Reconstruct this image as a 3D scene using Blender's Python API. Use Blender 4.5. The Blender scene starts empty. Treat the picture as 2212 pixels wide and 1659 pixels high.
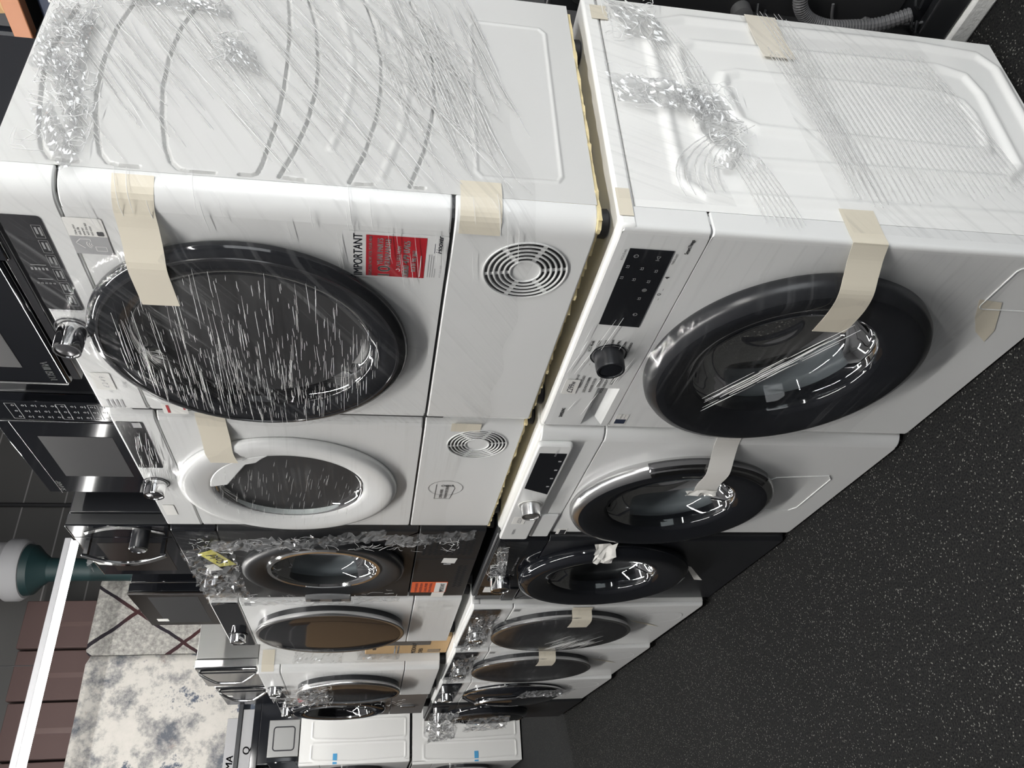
import bpy, bmesh, math, random
from mathutils import Matrix, Vector, noise

S = bpy.context.scene
C = S.collection
PI = math.pi
rnd = random.Random(7)

# ------------------------------------------------------------------ camera
# The photograph was taken with the phone turned on its side: world up points to the left of the frame.
cam_d = bpy.data.cameras.new('camera')
cam_d.sensor_fit = 'HORIZONTAL'
cam_d.sensor_width = 36.0
cam_d.lens = 36.0 * 1717.285 / 2212.0
cam_d.clip_start = 0.02
cam = bpy.data.objects.new('camera', cam_d)
C.objects.link(cam)
RX = Vector((-0.16101946, 0.05888587, -0.98519297))
RY = Vector((0.52231715, 0.8520556, -0.03443913))
RZ = Vector((0.8374112, -0.52012856, -0.16795463))
m = Matrix.Identity(4)
for i in range(3):
    m[i][0] = RX[i]; m[i][1] = -RY[i]; m[i][2] = -RZ[i]
m.translation = Vector((-0.81776545, 0.7827245, 1.18727043))
cam.matrix_world = m
S.camera = cam

# ------------------------------------------------------------------ world, view, daylight
w = bpy.data.worlds.new('world')
S.world = w
w.use_nodes = True
w.node_tree.nodes['Background'].inputs[0].default_value = (0.8, 0.88, 1.0, 1)
w.node_tree.nodes['Background'].inputs[1].default_value = 0.3
S.view_settings.view_transform = 'Standard'
S.view_settings.look = 'None'
S.view_settings.gamma = 1.0
S.view_settings.use_curve_mapping = False
S.view_settings.exposure = 1.32
try:
    S.cycles.transparent_max_bounces = 24
    S.cycles.max_bounces = 10
except Exception:
    pass


def area_light(name, loc, target, sx, sy, power, col):
    d = bpy.data.lights.new(name, 'AREA')
    d.shape = 'RECTANGLE'; d.size = sx; d.size_y = sy
    d.energy = power; d.color = col
    o = bpy.data.objects.new(name, d)
    o.location = loc
    v = Vector(target) - Vector(loc)
    o.rotation_euler = v.to_track_quat('-Z', 'Y').to_euler()
    C.objects.link(o)
    return o


# daylight coming in through the shop window behind the camera
area_light('window_daylight', (-4.35, -0.6, 1.55), (0, -0.6, 1.2), 4.6, 2.3, 42, (0.97, 0.99, 1.0))
# brightness of the unseen battens added to light the aisle
FILL_TUBE = 75.0

# ------------------------------------------------------------------ materials
M = {}


def mat(name, col, rough=0.5, metal=0.0, spec=0.5, coat=0.0, bump=None, emit=0.0):
    x = bpy.data.materials.new(name)
    x.use_nodes = True
    n = x.node_tree.nodes; l = x.node_tree.links
    b = n['Principled BSDF']
    b.inputs['Base Color'].default_value = (*col, 1)
    b.inputs['Roughness'].default_value = rough
    b.inputs['Metallic'].default_value = metal
    b.inputs['Specular IOR Level'].default_value = spec
    b.inputs['Coat Weight'].default_value = coat
    if emit:
        b.inputs['Emission Color'].default_value = (*col, 1)
        b.inputs['Emission Strength'].default_value = emit
    if bump:
        sc, st, dist = bump
        tc = n.new('ShaderNodeTexCoord')
        nz = n.new('ShaderNodeTexNoise'); nz.inputs['Scale'].default_value = sc
        nz.inputs['Detail'].default_value = 3
        bp = n.new('ShaderNodeBump'); bp.inputs['Strength'].default_value = st
        bp.inputs['Distance'].default_value = dist
        l.new(tc.outputs['Object'], nz.inputs['Vector'])
        l.new(nz.outputs['Fac'], bp.inputs['Height'])
        l.new(bp.outputs['Normal'], b.inputs['Normal'])
    M[name] = x
    return x


mat('white_enamel', (0.80, 0.80, 0.785), 0.28, bump=(9, 0.03, 0.01))
mat('bright_enamel', (0.90, 0.90, 0.885), 0.25)
mat('dryer_enamel', (0.64, 0.64, 0.63), 0.32)
mat('white_plastic', (0.78, 0.785, 0.78), 0.22)
mat('white_satin', (0.74, 0.745, 0.745), 0.4)
mat('black_gloss', (0.010, 0.011, 0.014), 0.06)
mat('black_satin', (0.016, 0.017, 0.02), 0.3)
mat('black_matt', (0.02, 0.02, 0.022), 0.6)
mat('smoke_plastic', (0.022, 0.022, 0.025), 0.16)
mat('graphite', (0.015, 0.016, 0.018), 0.42)
mat('silver_grey', (0.22, 0.22, 0.225), 0.35, 0.6)
mat('chrome', (0.82, 0.82, 0.82), 0.07, 1.0)
mat('dark_chrome', (0.28, 0.28, 0.29), 0.16, 1.0)
mat('silver', (0.66, 0.66, 0.66), 0.24, 1.0)
mat('steel', (0.30, 0.30, 0.295), 0.42, 0.8)
mat('drum_steel', (0.60, 0.61, 0.62), 0.25, 1.0, bump=(60, 0.25, 0.004))
mat('gasket_grey', (0.26, 0.275, 0.30), 0.42)
mat('print_black', (0.02, 0.02, 0.025), 0.6)
mat('print_grey', (0.42, 0.42, 0.43), 0.6)
mat('print_dim', (0.23, 0.23, 0.235), 0.6)
mat('print_white', (0.82, 0.82, 0.8), 0.6)
mat('paper', (0.82, 0.81, 0.78), 0.6)
mat('paper_grey', (0.36, 0.36, 0.37), 0.5)
mat('sticker_red', (0.46, 0.012, 0.022), 0.35)
mat('sticker_orange', (0.80, 0.14, 0.045), 0.5)
mat('post_it', (0.72, 0.66, 0.13), 0.7)
mat('tape', (0.72, 0.665, 0.55), 0.6, bump=(300, 0.06, 0.0004))
mat('tape_pale', (0.84, 0.79, 0.69), 0.5)
mat('tape_white', (0.80, 0.78, 0.74), 0.6)
mat('tape_blue', (0.08, 0.36, 0.66), 0.5)
mat('foam_yellow', (0.78, 0.66, 0.38), 0.8, bump=(120, 0.6, 0.004))
mat('polystyrene', (0.82, 0.82, 0.80), 0.85, bump=(90, 0.5, 0.004))
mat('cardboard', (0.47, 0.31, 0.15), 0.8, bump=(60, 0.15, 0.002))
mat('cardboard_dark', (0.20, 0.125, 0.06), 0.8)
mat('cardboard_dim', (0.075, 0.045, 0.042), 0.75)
mat('carton_tape', (0.095, 0.06, 0.055), 0.4)
mat('rack_navy', (0.005, 0.008, 0.014), 0.6)
mat('carton_navy', (0.012, 0.022, 0.055), 0.6)
mat('wood_orange', (0.46, 0.19, 0.09), 0.55)
mat('column_green', (0.004, 0.022, 0.024), 0.55)
mat('plaster_white', (0.30, 0.30, 0.31), 0.8)
mat('wall_paint', (0.10, 0.10, 0.105), 0.8)
mat('ceiling_paint', (0.22, 0.22, 0.23), 0.9)
mat('rubber', (0.014, 0.014, 0.016), 0.55)
mat('hose_grey', (0.12, 0.12, 0.125), 0.5)
mat('mesh_window', (0.035, 0.035, 0.037), 0.5, spec=0.12)
mat('oven_brown', (0.025, 0.021, 0.019), 0.12)
mat('batten_housing', (0.5, 0.5, 0.52), 0.5)
mat('dark_void', (0.004, 0.004, 0.005), 0.9)
mat('booklet', (0.7, 0.71, 0.73), 0.4)
mat('skin_pink', (0.6, 0.36, 0.32), 0.7)


def tube_mat(name, strength):
    x = bpy.data.materials.new(name); x.use_nodes = True
    n = x.node_tree.nodes; l = x.node_tree.links
    n.remove(n['Principled BSDF'])
    e = n.new('ShaderNodeEmission')
    e.inputs[0].default_value = (1.0, 0.985, 0.95, 1); e.inputs[1].default_value = strength
    l.new(e.outputs[0], n['Material Output'].inputs[0])
    M[name] = x


tube_mat('fill_tube_light', FILL_TUBE)
tube_mat('tube_light_end', 7.0)


def glass_mat(name, tint, rough=0.02, gloss=1.45):
    x = bpy.data.materials.new(name); x.use_nodes = True
    n = x.node_tree.nodes; l = x.node_tree.links
    n.remove(n['Principled BSDF'])
    t = n.new('ShaderNodeBsdfTransparent'); t.inputs[0].default_value = (*tint, 1)
    g = n.new('ShaderNodeBsdfGlossy'); g.inputs['Roughness'].default_value = rough
    f = n.new('ShaderNodeFresnel'); f.inputs[0].default_value = gloss
    mx = n.new('ShaderNodeMixShader')
    l.new(f.outputs[0], mx.inputs[0]); l.new(t.outputs[0], mx.inputs[1]); l.new(g.outputs[0], mx.inputs[2])
    l.new(mx.outputs[0], n['Material Output'].inputs[0])
    M[name] = x


glass_mat('bowl_glass', (0.80, 0.83, 0.83), 0.02, 1.5)
glass_mat('smoked_glass', (0.52, 0.52, 0.53), 0.03, 1.5)


def film_mat(name, angle, streak=0.45, haze=0.03, sx=2.0, sy=120.0, bump=0.7, blotch=0.25, gloss=0.10, base_gloss=0.022, gr=0.12):
    """Clear stretch film: see-through, glossy, pulled into fine streaks; milky where it is creased."""
    x = bpy.data.materials.new(name); x.use_nodes = True
    n = x.node_tree.nodes; l = x.node_tree.links
    b = n['Principled BSDF']
    b.inputs['Base Color'].default_value = (0.74, 0.75, 0.76, 1)
    b.inputs['Roughness'].default_value = 0.13
    b.inputs['Specular IOR Level'].default_value = 0.8
    tc = n.new('ShaderNodeTexCoord')
    mp = n.new('ShaderNodeMapping'); mp.inputs['Rotation'].default_value = (0, 0, angle)
    l.new(tc.outputs['UV'], mp.inputs['Vector'])
    sc = n.new('ShaderNodeMapping'); sc.inputs['Scale'].default_value = (sx, sy, 1)
    l.new(mp.outputs[0], sc.inputs['Vector'])
    nz = n.new('ShaderNodeTexNoise'); nz.inputs['Scale'].default_value = 1.0; nz.inputs['Detail'].default_value = 2.5
    l.new(sc.outputs[0], nz.inputs['Vector'])
    rp = n.new('ShaderNodeValToRGB'); rp.color_ramp.elements[0].position = 0.52; rp.color_ramp.elements[1].position = 0.78
    l.new(nz.outputs['Fac'], rp.inputs[0])
    lo = n.new('ShaderNodeTexNoise'); lo.inputs['Scale'].default_value = 5.0; lo.inputs['Detail'].default_value = 2
    l.new(tc.outputs['UV'], lo.inputs['Vector'])
    rl = n.new('ShaderNodeValToRGB'); rl.color_ramp.elements[0].position = 0.42; rl.color_ramp.elements[1].position = 0.66
    l.new(lo.outputs['Fac'], rl.inputs[0])
    m1 = n.new('ShaderNodeMath'); m1.operation = 'MULTIPLY'
    l.new(rp.outputs[0], m1.inputs[0]); l.new(rl.outputs[0], m1.inputs[1])
    m2 = n.new('ShaderNodeMath'); m2.operation = 'MULTIPLY_ADD'
    l.new(m1.outputs[0], m2.inputs[0]); m2.inputs[1].default_value = streak; m2.inputs[2].default_value = haze
    ml = n.new('ShaderNodeMath'); ml.operation = 'MULTIPLY_ADD'
    l.new(rl.outputs[0], ml.inputs[0]); ml.inputs[1].default_value = blotch * 0.2
    l.new(m2.outputs[0], ml.inputs[2]); ml.use_clamp = True
    bp = n.new('ShaderNodeBump'); bp.inputs['Strength'].default_value = bump; bp.inputs['Distance'].default_value = 0.003
    l.new(nz.outputs['Fac'], bp.inputs['Height'])
    l.new(bp.outputs[0], b.inputs['Normal'])
    t = n.new('ShaderNodeBsdfTransparent'); t.inputs[0].default_value = (0.985, 0.985, 0.985, 1)
    g = n.new('ShaderNodeBsdfGlossy'); g.inputs['Roughness'].default_value = gr
    l.new(bp.outputs[0], g.inputs['Normal'])
    gf = n.new('ShaderNodeMath'); gf.operation = 'MULTIPLY_ADD'; gf.use_clamp = True
    l.new(rp.outputs[0], gf.inputs[0]); gf.inputs[1].default_value = gloss; gf.inputs[2].default_value = base_gloss
    mx = n.new('ShaderNodeMixShader')
    l.new(gf.outputs[0], mx.inputs[0]); l.new(t.outputs[0], mx.inputs[1]); l.new(g.outputs[0], mx.inputs[2])
    m3 = n.new('ShaderNodeMixShader')
    l.new(ml.outputs[0], m3.inputs[0]); l.new(mx.outputs[0], m3.inputs[1]); l.new(b.outputs[0], m3.inputs[2])
    l.new(m3.outputs[0], n['Material Output'].inputs[0])
    M[name] = x


film_mat('film_diagonal', math.radians(33), 0.20, 0.006, 1.6, 110, 0.35, 0.10)
film_mat('film_level', 0.0, 0.12, 0.004, 3.0, 90, 0.35, 0.05, 0.07)
film_mat('film_steep', math.radians(68), 0.22, 0.01, 2.2, 120, 0.4, 0.10)
film_mat('film_crumpled', 0.3, 0.16, 0.07, 26, 60, 0.0, 0.5, 0.20, 0.22, 0.05)


def strand_mat(name, mixf, rough, col):
    """The drawn-out ridges of the film: thicker clear plastic, glassy, a little milky; the glint copy has highlights painted in."""
    x = bpy.data.materials.new(name); x.use_nodes = True
    n = x.node_tree.nodes; l = x.node_tree.links
    b = n['Principled BSDF']
    b.inputs['Base Color'].default_value = (col, col, col, 1)
    b.inputs['Roughness'].default_value = rough
    b.inputs['Specular IOR Level'].default_value = 0.7
    t = n.new('ShaderNodeBsdfTransparent')
    mx = n.new('ShaderNodeMixShader'); mx.inputs[0].default_value = mixf
    l.new(t.outputs[0], mx.inputs[1]); l.new(b.outputs[0], mx.inputs[2])
    l.new(mx.outputs[0], n['Material Output'].inputs[0])
    M[name] = x


strand_mat('film_strand', 0.38, 0.22, 0.68)
strand_mat('film_glint', 0.85, 0.28, 0.90)  # near-opaque white puts the glints into the ridges' own colour


def carpet_mat():
    x = bpy.data.materials.new('carpet'); x.use_nodes = True
    n = x.node_tree.nodes; l = x.node_tree.links
    b = n['Principled BSDF']; b.inputs['Roughness'].default_value = 0.95
    b.inputs['Specular IOR Level'].default_value = 0.15
    tc = n.new('ShaderNodeTexCoord')
    n1 = n.new('ShaderNodeTexNoise'); n1.inputs['Scale'].default_value = 230; n1.inputs['Detail'].default_value = 3
    n2 = n.new('ShaderNodeTexVoronoi'); n2.inputs['Scale'].default_value = 420
    n3 = n.new('ShaderNodeTexNoise'); n3.inputs['Scale'].default_value = 2.2
    for q in (n1, n2, n3):
        l.new(tc.outputs['Object'], q.inputs['Vector'])
    r1 = n.new('ShaderNodeValToRGB')
    r1.color_ramp.elements[0].position = 0.38; r1.color_ramp.elements[0].color = (0.008, 0.008, 0.009, 1)
    r1.color_ramp.elements[1].position = 0.74; r1.color_ramp.elements[1].color = (0.027, 0.027, 0.025, 1)
    l.new(n1.outputs['Fac'], r1.inputs[0])
    # pale flecks of yarn
    wn = n.new('ShaderNodeSeparateColor')
    l.new(n2.outputs['Color'], wn.inputs[0])
    gt = n.new('ShaderNodeMath'); gt.operation = 'GREATER_THAN'; gt.inputs[1].default_value = 0.968
    l.new(wn.outputs[0], gt.inputs[0])
    mxc = n.new('ShaderNodeMix'); mxc.data_type = 'RGBA'
    mxc.inputs['B'].default_value = (0.17, 0.17, 0.155, 1)
    l.new(gt.outputs[0], mxc.inputs['Factor']); l.new(r1.outputs[0], mxc.inputs['A'])
    # second, greyer width of carpet beyond the seam
    sp = n.new('ShaderNodeSeparateXYZ'); l.new(tc.outputs['Object'], sp.inputs[0])
    ad = n.new('ShaderNodeMath'); ad.operation = 'MULTIPLY_ADD'; ad.inputs[1].default_value = 0.45
    l.new(sp.outputs['Y'], ad.inputs[0]); l.new(sp.outputs['X'], ad.inputs[2])
    g2 = n.new('ShaderNodeMath'); g2.operation = 'GREATER_THAN'; g2.inputs[1].default_value = 4.21
    l.new(ad.outputs[0], g2.inputs[0])
    hs = n.new('ShaderNodeMix'); hs.data_type = 'RGBA'
    hs.inputs['B'].default_value = (0.03, 0.031, 0.032, 1)
    mf = n.new('ShaderNodeMath'); mf.operation = 'MULTIPLY'; mf.inputs[1].default_value = 0.55
    l.new(g2.outputs[0], mf.inputs[0])
    l.new(mf.outputs[0], hs.inputs['Factor']); l.new(mxc.outputs['Result'], hs.inputs['A'])
    l.new(hs.outputs['Result'], b.inputs['Base Color'])
    bp = n.new('ShaderNodeBump'); bp.inputs['Strength'].default_value = 0.9; bp.inputs['Distance'].default_value = 0.006
    l.new(n1.outputs['Fac'], bp.inputs['Height']); l.new(bp.outputs[0], b.inputs['Normal'])
    M['carpet'] = x


carpet_mat()


def rug_mat(name, lines):
    x = bpy.data.materials.new(name); x.use_nodes = True
    n = x.node_tree.nodes; l = x.node_tree.links
    b = n['Principled BSDF']; b.inputs['Roughness'].default_value = 0.95; b.inputs['Specular IOR Level'].default_value = 0.1
    tc = n.new('ShaderNodeTexCoord')

    def noise_n(scale, detail, rough=0.6):
        q = n.new('ShaderNodeTexNoise'); q.inputs['Scale'].default_value = scale
        q.inputs['Detail'].default_value = detail; q.inputs['Roughness'].default_value = rough
        l.new(tc.outputs['Object'], q.inputs['Vector']); return q

    def ramp(src, stops):
        r = n.new('ShaderNodeValToRGB')
        e = r.color_ramp.elements
        while len(e) < len(stops):
            e.new(0.5)
        for k, (p, c) in enumerate(stops):
            e[k].position = p; e[k].color = (*c, 1)
        l.new(src, r.inputs[0]); return r
    if lines:
        a = ramp(noise_n(26, 6, 0.7).outputs['Fac'], [(0.30, (0.20, 0.19, 0.18)), (0.5, (0.36, 0.35, 0.33)), (0.68, (0.56, 0.54, 0.50))])
        sp = n.new('ShaderNodeSeparateXYZ'); l.new(tc.outputs['Object'], sp.inputs[0])
        res = None
        for k, off, per in ((1.55, 1.049, 0.94), (-1.2, 5.007, 0.785)):
            q = n.new('ShaderNodeMath'); q.operation = 'MULTIPLY_ADD'; q.inputs[1].default_value = k
            l.new(sp.outputs['Y'], q.inputs[0]); l.new(sp.outputs['Z'], q.inputs[2])
            wb = n.new('ShaderNodeMath'); wb.operation = 'MULTIPLY_ADD'; wb.inputs[1].default_value = 0.05
            l.new(noise_n(5, 2).outputs['Fac'], wb.inputs[0]); l.new(q.outputs[0], wb.inputs[2])
            s = n.new('ShaderNodeMath'); s.operation = 'SUBTRACT'; s.inputs[1].default_value = off + 0.025 - per * 0.5 - per * 8
            l.new(wb.outputs[0], s.inputs[0])
            d = n.new('ShaderNodeMath'); d.operation = 'MODULO'; d.inputs[1].default_value = per
            l.new(s.outputs[0], d.inputs[0])
            c = n.new('ShaderNodeMath'); c.operation = 'COMPARE'; c.inputs[1].default_value = per * 0.5; c.inputs[2].default_value = 0.026
            l.new(d.outputs[0], c.inputs[0])
            if res is None:
                res = c
            else:
                mm = n.new('ShaderNodeMath'); mm.operation = 'MAXIMUM'
                l.new(res.outputs[0], mm.inputs[0]); l.new(c.outputs[0], mm.inputs[1]); res = mm
        mx = n.new('ShaderNodeMix'); mx.data_type = 'RGBA'
        tint = ramp(noise_n(1.6, 1).outputs['Fac'], [(0.45, (0.030, 0.026, 0.032)), (0.75, (0.11, 0.035, 0.028))])
        l.new(res.outputs[0], mx.inputs['Factor']); l.new(a.outputs[0], mx.inputs['A']); l.new(tint.outputs[0], mx.inputs['B'])
        l.new(mx.outputs['Result'], b.inputs['Base Color'])
    else:
        base = ramp(noise_n(3.4, 10, 0.72).outputs['Fac'], [(0.36, (0.13, 0.14, 0.16)), (0.45, (0.36, 0.35, 0.34)), (0.52, (0.58, 0.56, 0.52)), (0.70, (0.66, 0.62, 0.58))])
        blue = ramp(noise_n(1.7, 10, 0.72).outputs['Fac'], [(0.56, (0, 0, 0)), (0.60, (1, 1, 1))])
        brn = ramp(noise_n(2.3, 10, 0.75).outputs['Fac'], [(0.30, (1, 1, 1)), (0.38, (0, 0, 0))])
        m1 = n.new('ShaderNodeMix'); m1.data_type = 'RGBA'; m1.inputs['B'].default_value = (0.10, 0.12, 0.16, 1)
        l.new(blue.outputs[0], m1.inputs['Factor']); l.new(base.outputs[0], m1.inputs['A'])
        m2 = n.new('ShaderNodeMix'); m2.data_type = 'RGBA'; m2.inputs['B'].default_value = (0.33, 0.27, 0.24, 1)
        l.new(brn.outputs[0], m2.inputs['Factor']); l.new(m1.outputs['Result'], m2.inputs['A'])
        l.new(m2.outputs['Result'], b.inputs['Base Color'])
    M[name] = x


rug_mat('rug_diamond', True)
rug_mat('rug_abstract', False)


def panel_wall_mat():
    x = bpy.data.materials.new('panelled_wall'); x.use_nodes = True
    n = x.node_tree.nodes; l = x.node_tree.links
    b = n['Principled BSDF']; b.inputs['Roughness'].default_value = 0.6
    tc = n.new('ShaderNodeTexCoord'); sp = n.new('ShaderNodeSeparateXYZ'); l.new(tc.outputs['Object'], sp.inputs[0])
    s = n.new('ShaderNodeMath'); s.operation = 'SUBTRACT'; s.inputs[1].default_value = 0.175
    l.new(sp.outputs['Z'], s.inputs[0])
    d = n.new('ShaderNodeMath'); d.operation = 'MODULO'; d.inputs[1].default_value = 0.40
    l.new(s.outputs[0], d.inputs[0])
    c = n.new('ShaderNodeMath'); c.operation = 'COMPARE'; c.inputs[1].default_value = 0.2; c.inputs[2].default_value = 0.007
    l.new(d.outputs[0], c.inputs[0])
    mx = n.new('ShaderNodeMix'); mx.data_type = 'RGBA'
    mx.inputs['A'].default_value = (0.085, 0.083, 0.082, 1); mx.inputs['B'].default_value = (0.27, 0.26, 0.26, 1)
    l.new(c.outputs[0], mx.inputs['Factor']); l.new(mx.outputs['Result'], b.inputs['Base Color'])
    M['panelled_wall'] = x


panel_wall_mat()


# ------------------------------------------------------------------ mesh helpers
class MB:
    def __init__(self):
        self.v = []; self.f = []; self.uv = None

    def add(self, vs, fs):
        o = len(self.v)
        self.v += [tuple(p) for p in vs]
        self.f += [tuple(i + o for i in q) for q in fs]
        return o

    def box(self, x0, x1, y0, y1, z0, z1):
        vs = [(x, y, z) for z in (z0, z1) for y in (y0, y1) for x in (x0, x1)]
        self.add(vs, [(0, 2, 3, 1), (4, 5, 7, 6), (0, 1, 5, 4), (2, 6, 7, 3), (0, 4, 6, 2), (1, 3, 7, 5)])
        return self

    def prism(self, pts, z0, z1):
        """pts: plan outline (x, y), extruded in z."""
        n = len(pts)
        vs = [(x, y, z0) for x, y in pts] + [(x, y, z1) for x, y in pts]
        fs = [(i, (i + 1) % n, n + (i + 1) % n, n + i) for i in range(n)]
        fs += [tuple(range(n - 1, -1, -1)), tuple(range(n, 2 * n))]
        self.add(vs, fs)
        return self

    def plate(self, pts, y0, y1):
        """pts: outline (x, z) of a plate lying in the front plane, from y0 to y1."""
        n = len(pts)
        vs = [(x, y0, z) for x, z in pts] + [(x, y1, z) for x, z in pts]
        fs = [(i, (i + 1) % n, n + (i + 1) % n, n + i) for i in range(n)]
        fs += [tuple(range(n - 1, -1, -1)), tuple(range(n, 2 * n))]
        self.add(vs, fs)
        return self

    def lathe(self, prof, c, n=72, axis='y', sx=1.0, close=False):
        """prof: (radius, offset along the axis)."""
        vs = []
        for r, t in prof:
            for k in range(n):
                a = 2 * PI * k / n
                u, v = r * math.cos(a) * sx, r * math.sin(a)
                if axis == 'y':
                    vs.append((c[0] + u, c[1] + t, c[2] + v))
                elif axis == 'z':
                    vs.append((c[0] + u, c[1] + v, c[2] + t))
                else:
                    vs.append((c[0] + t, c[1] + u, c[2] + v))
        fs = []
        m_ = len(prof)
        for j in range(m_ - 1 if not close else m_):
            for k in range(n):
                a, b = j * n + k, j * n + (k + 1) % n
                j2 = (j + 1) % m_
                fs.append((a, b, j2 * n + (k + 1) % n, j2 * n + k))
        if not close:
            if prof[0][0] > 1e-6:
                pass
            if prof[-1][0] > 1e-6 and prof[-1][0] < 0.004:
                fs.append(tuple((m_ - 1) * n + k for k in range(n)))
        self.add(vs, fs)
        return self

    def disc(self, r, c, n=48, axis='y'):
        vs = [tuple(c)]
        for k in range(n):
            a = 2 * PI * k / n
            u, v = r * math.cos(a), r * math.sin(a)
            vs.append((c[0] + u, c[1], c[2] + v) if axis == 'y' else (c[0] + u, c[1] + v, c[2]) if axis == 'z' else (c[0], c[1] + u, c[2] + v))
        self.add(vs, [(0, 1 + k, 1 + (k + 1) % n) for k in range(n)])
        return self

    def tube(self, pts, r, n=6, cap=True):
        pts = [Vector(p) for p in pts]
        rr = r if isinstance(r, (list, tuple)) else [r] * len(pts)
        rings = []
        prev = None
        for i, p in enumerate(pts):
            d = (pts[min(i + 1, len(pts) - 1)] - pts[max(i - 1, 0)])
            if d.length < 1e-9:
                d = Vector((0, 0, 1))
            d.normalize()
            if prev is None:
                u = d.orthogonal().normalized()
            else:
                u = (prev - d * prev.dot(d))
                u = u.normalized() if u.length > 1e-6 else d.orthogonal().normalized()
            prev = u
            v = d.cross(u)
            rings.append([p + (u * math.cos(2 * PI * k / n) + v * math.sin(2 * PI * k / n)) * rr[i] for k in range(n)])
        vs = [q for ring in rings for q in ring]
        fs = []
        for i in range(len(rings) - 1):
            for k in range(n):
                fs.append((i * n + k, i * n + (k + 1) % n, (i + 1) * n + (k + 1) % n, (i + 1) * n + k))
        if cap:
            fs.append(tuple(range(n - 1, -1, -1)))
            fs.append(tuple((len(rings) - 1) * n + k for k in range(n)))
        self.add(vs, fs)
        return self

    def grid(self, fn, nu, nv):
        vs = [fn(i / nu, j / nv) for j in range(nv + 1) for i in range(nu + 1)]
        fs = [(j * (nu + 1) + i, j * (nu + 1) + i + 1, (j + 1) * (nu + 1) + i + 1, (j + 1) * (nu + 1) + i) for j in range(nv) for i in range(nu)]
        self.add(vs, fs)
        return self

    def build(self, name, material, parent=None, bevel=0.0, smooth=True, solid=0.0, uv=None, seg=2, ang=32):
        me = bpy.data.meshes.new(name)
        me.from_pydata(self.v, [], self.f)
        bm = bmesh.new(); bm.from_mesh(me)
        bmesh.ops.recalc_face_normals(bm, faces=bm.faces)
        bm.to_mesh(me); bm.free()
        if uv:
            lay = me.uv_layers.new(name='UVMap')
            for lp in me.loops:
                lay.data[lp.index].uv = uv(me.vertices[lp.vertex_index].co)
        if smooth:
            me.polygons.foreach_set('use_smooth', [True] * len(me.polygons))
            me.set_sharp_from_angle(angle=math.radians(ang))
        me.materials.append(M[material])
        o = bpy.data.objects.new(name, me)
        C.objects.link(o)
        if parent is not None:
            o.parent = parent
        if bevel:
            b = o.modifiers.new('bevel', 'BEVEL'); b.width = bevel; b.segments = seg
            b.limit_method = 'ANGLE'; b.angle_limit = math.radians(40)
            b.harden_normals = False
        if solid:
            b = o.modifiers.new('solid', 'SOLIDIFY'); b.thickness = solid; b.offset = 1.0
        return o


def thing(name, label, cat, loc=(0, 0, 0), rz=0.0, group=None):
    o = bpy.data.objects.new(name, None)
    o.empty_display_size = 0.1
    o.location = loc; o.rotation_euler = (0, 0, rz)
    C.objects.link(o)
    return tag(o, label, cat, group)


def tag(o, label, cat, group=None):
    o['label'] = label; o['category'] = cat
    if group:
        o['group'] = group
    return o


def struct(o):
    o['kind'] = 'structure'
    return o


def rrect(x0, x1, z0, z1, r, n=5):
    out = []
    for cx, cz, a0 in ((x1 - r, z1 - r, 0), (x0 + r, z1 - r, 90), (x0 + r, z0 + r, 180), (x1 - r, z0 + r, 270)):
        for k in range(n + 1):
            a = math.radians(a0 + 90 * k / n)
            out.append((cx + r * math.cos(a), cz + r * math.sin(a)))
    return out


_glyphs = {}


def glyph(s):
    if s not in _glyphs:
        c = bpy.data.curves.new('lettering', 'FONT')
        c.body = s; c.size = 1.0
        o = bpy.data.objects.new('lettering', c)
        me = o.to_mesh()
        vs = [tuple(v.co) for v in me.vertices]
        fs = [tuple(p.vertices) for p in me.polygons]
        o.to_mesh_clear()
        bpy.data.objects.remove(o); bpy.data.curves.remove(c)
        _glyphs[s] = (vs, fs)
    return _glyphs[s]


def text(mb, s, left, base, size, y, sx=1.0, slant=0.0, plane='front', rot=0.0, bold=0.0, right=False, width=None):
    """Lettering on a +y face (read from +y: runs towards -x) or on a -x face (runs towards +... see plane)."""
    vs, fs = glyph(s)
    if not vs:
        return
    mxx = max(v[0] for v in vs); mnx = min(v[0] for v in vs)
    if width:
        sx = width / (size * (mxx - mnx))
    ca, sa = math.cos(rot), math.sin(rot)
    for dx in ((0,) if not bold else (-bold, 0, bold)):
        out = []
        for k in vs:
            tx = (k[0] - mnx) * sx + slant * k[1]
            ty = k[1]
            if right:
                tx -= (mxx - mnx) * sx
            tx = tx * size + dx; ty *= size
            tx, ty = tx * ca - ty * sa, tx * sa + ty * ca
            if plane == 'front':
                out.append((left - tx, y, base + ty))
            elif plane == 'side':      # a face looking to -x: reads towards -y
                out.append((y, left - tx, base + ty))
        mb.add(out, fs)


def ring_flat(mb, c, r0, r1, y, a0=0, a1=360, n=48):
    vs = []; k = max(3, int(n * abs(a1 - a0) / 360))
    for i in range(k + 1):
        a = math.radians(a0 + (a1 - a0) * i / k)
        for r in (r0, r1):
            vs.append((c[0] + r * math.cos(a), y, c[1] + r * math.sin(a)))
    mb.add(vs, [(2 * i, 2 * i + 1, 2 * i + 3, 2 * i + 2) for i in range(k)])


def rect(mb, x0, x1, z0, z1, y):
    mb.add([(x0, y, z0), (x1, y, z0), (x1, y, z1), (x0, y, z1)], [(0, 1, 2, 3)])


def line(mb, p, q, wd, y):
    d = Vector((q[0] - p[0], q[1] - p[1]))
    if d.length < 1e-6:
        return
    nrm = Vector((-d.y, d.x)).normalized() * wd / 2
    mb.add([(p[0] + nrm.x, y, p[1] + nrm.y), (q[0] + nrm.x, y, q[1] + nrm.y), (q[0] - nrm.x, y, q[1] - nrm.y), (p[0] - nrm.x, y, p[1] - nrm.y)], [(0, 1, 2, 3)])


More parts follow.
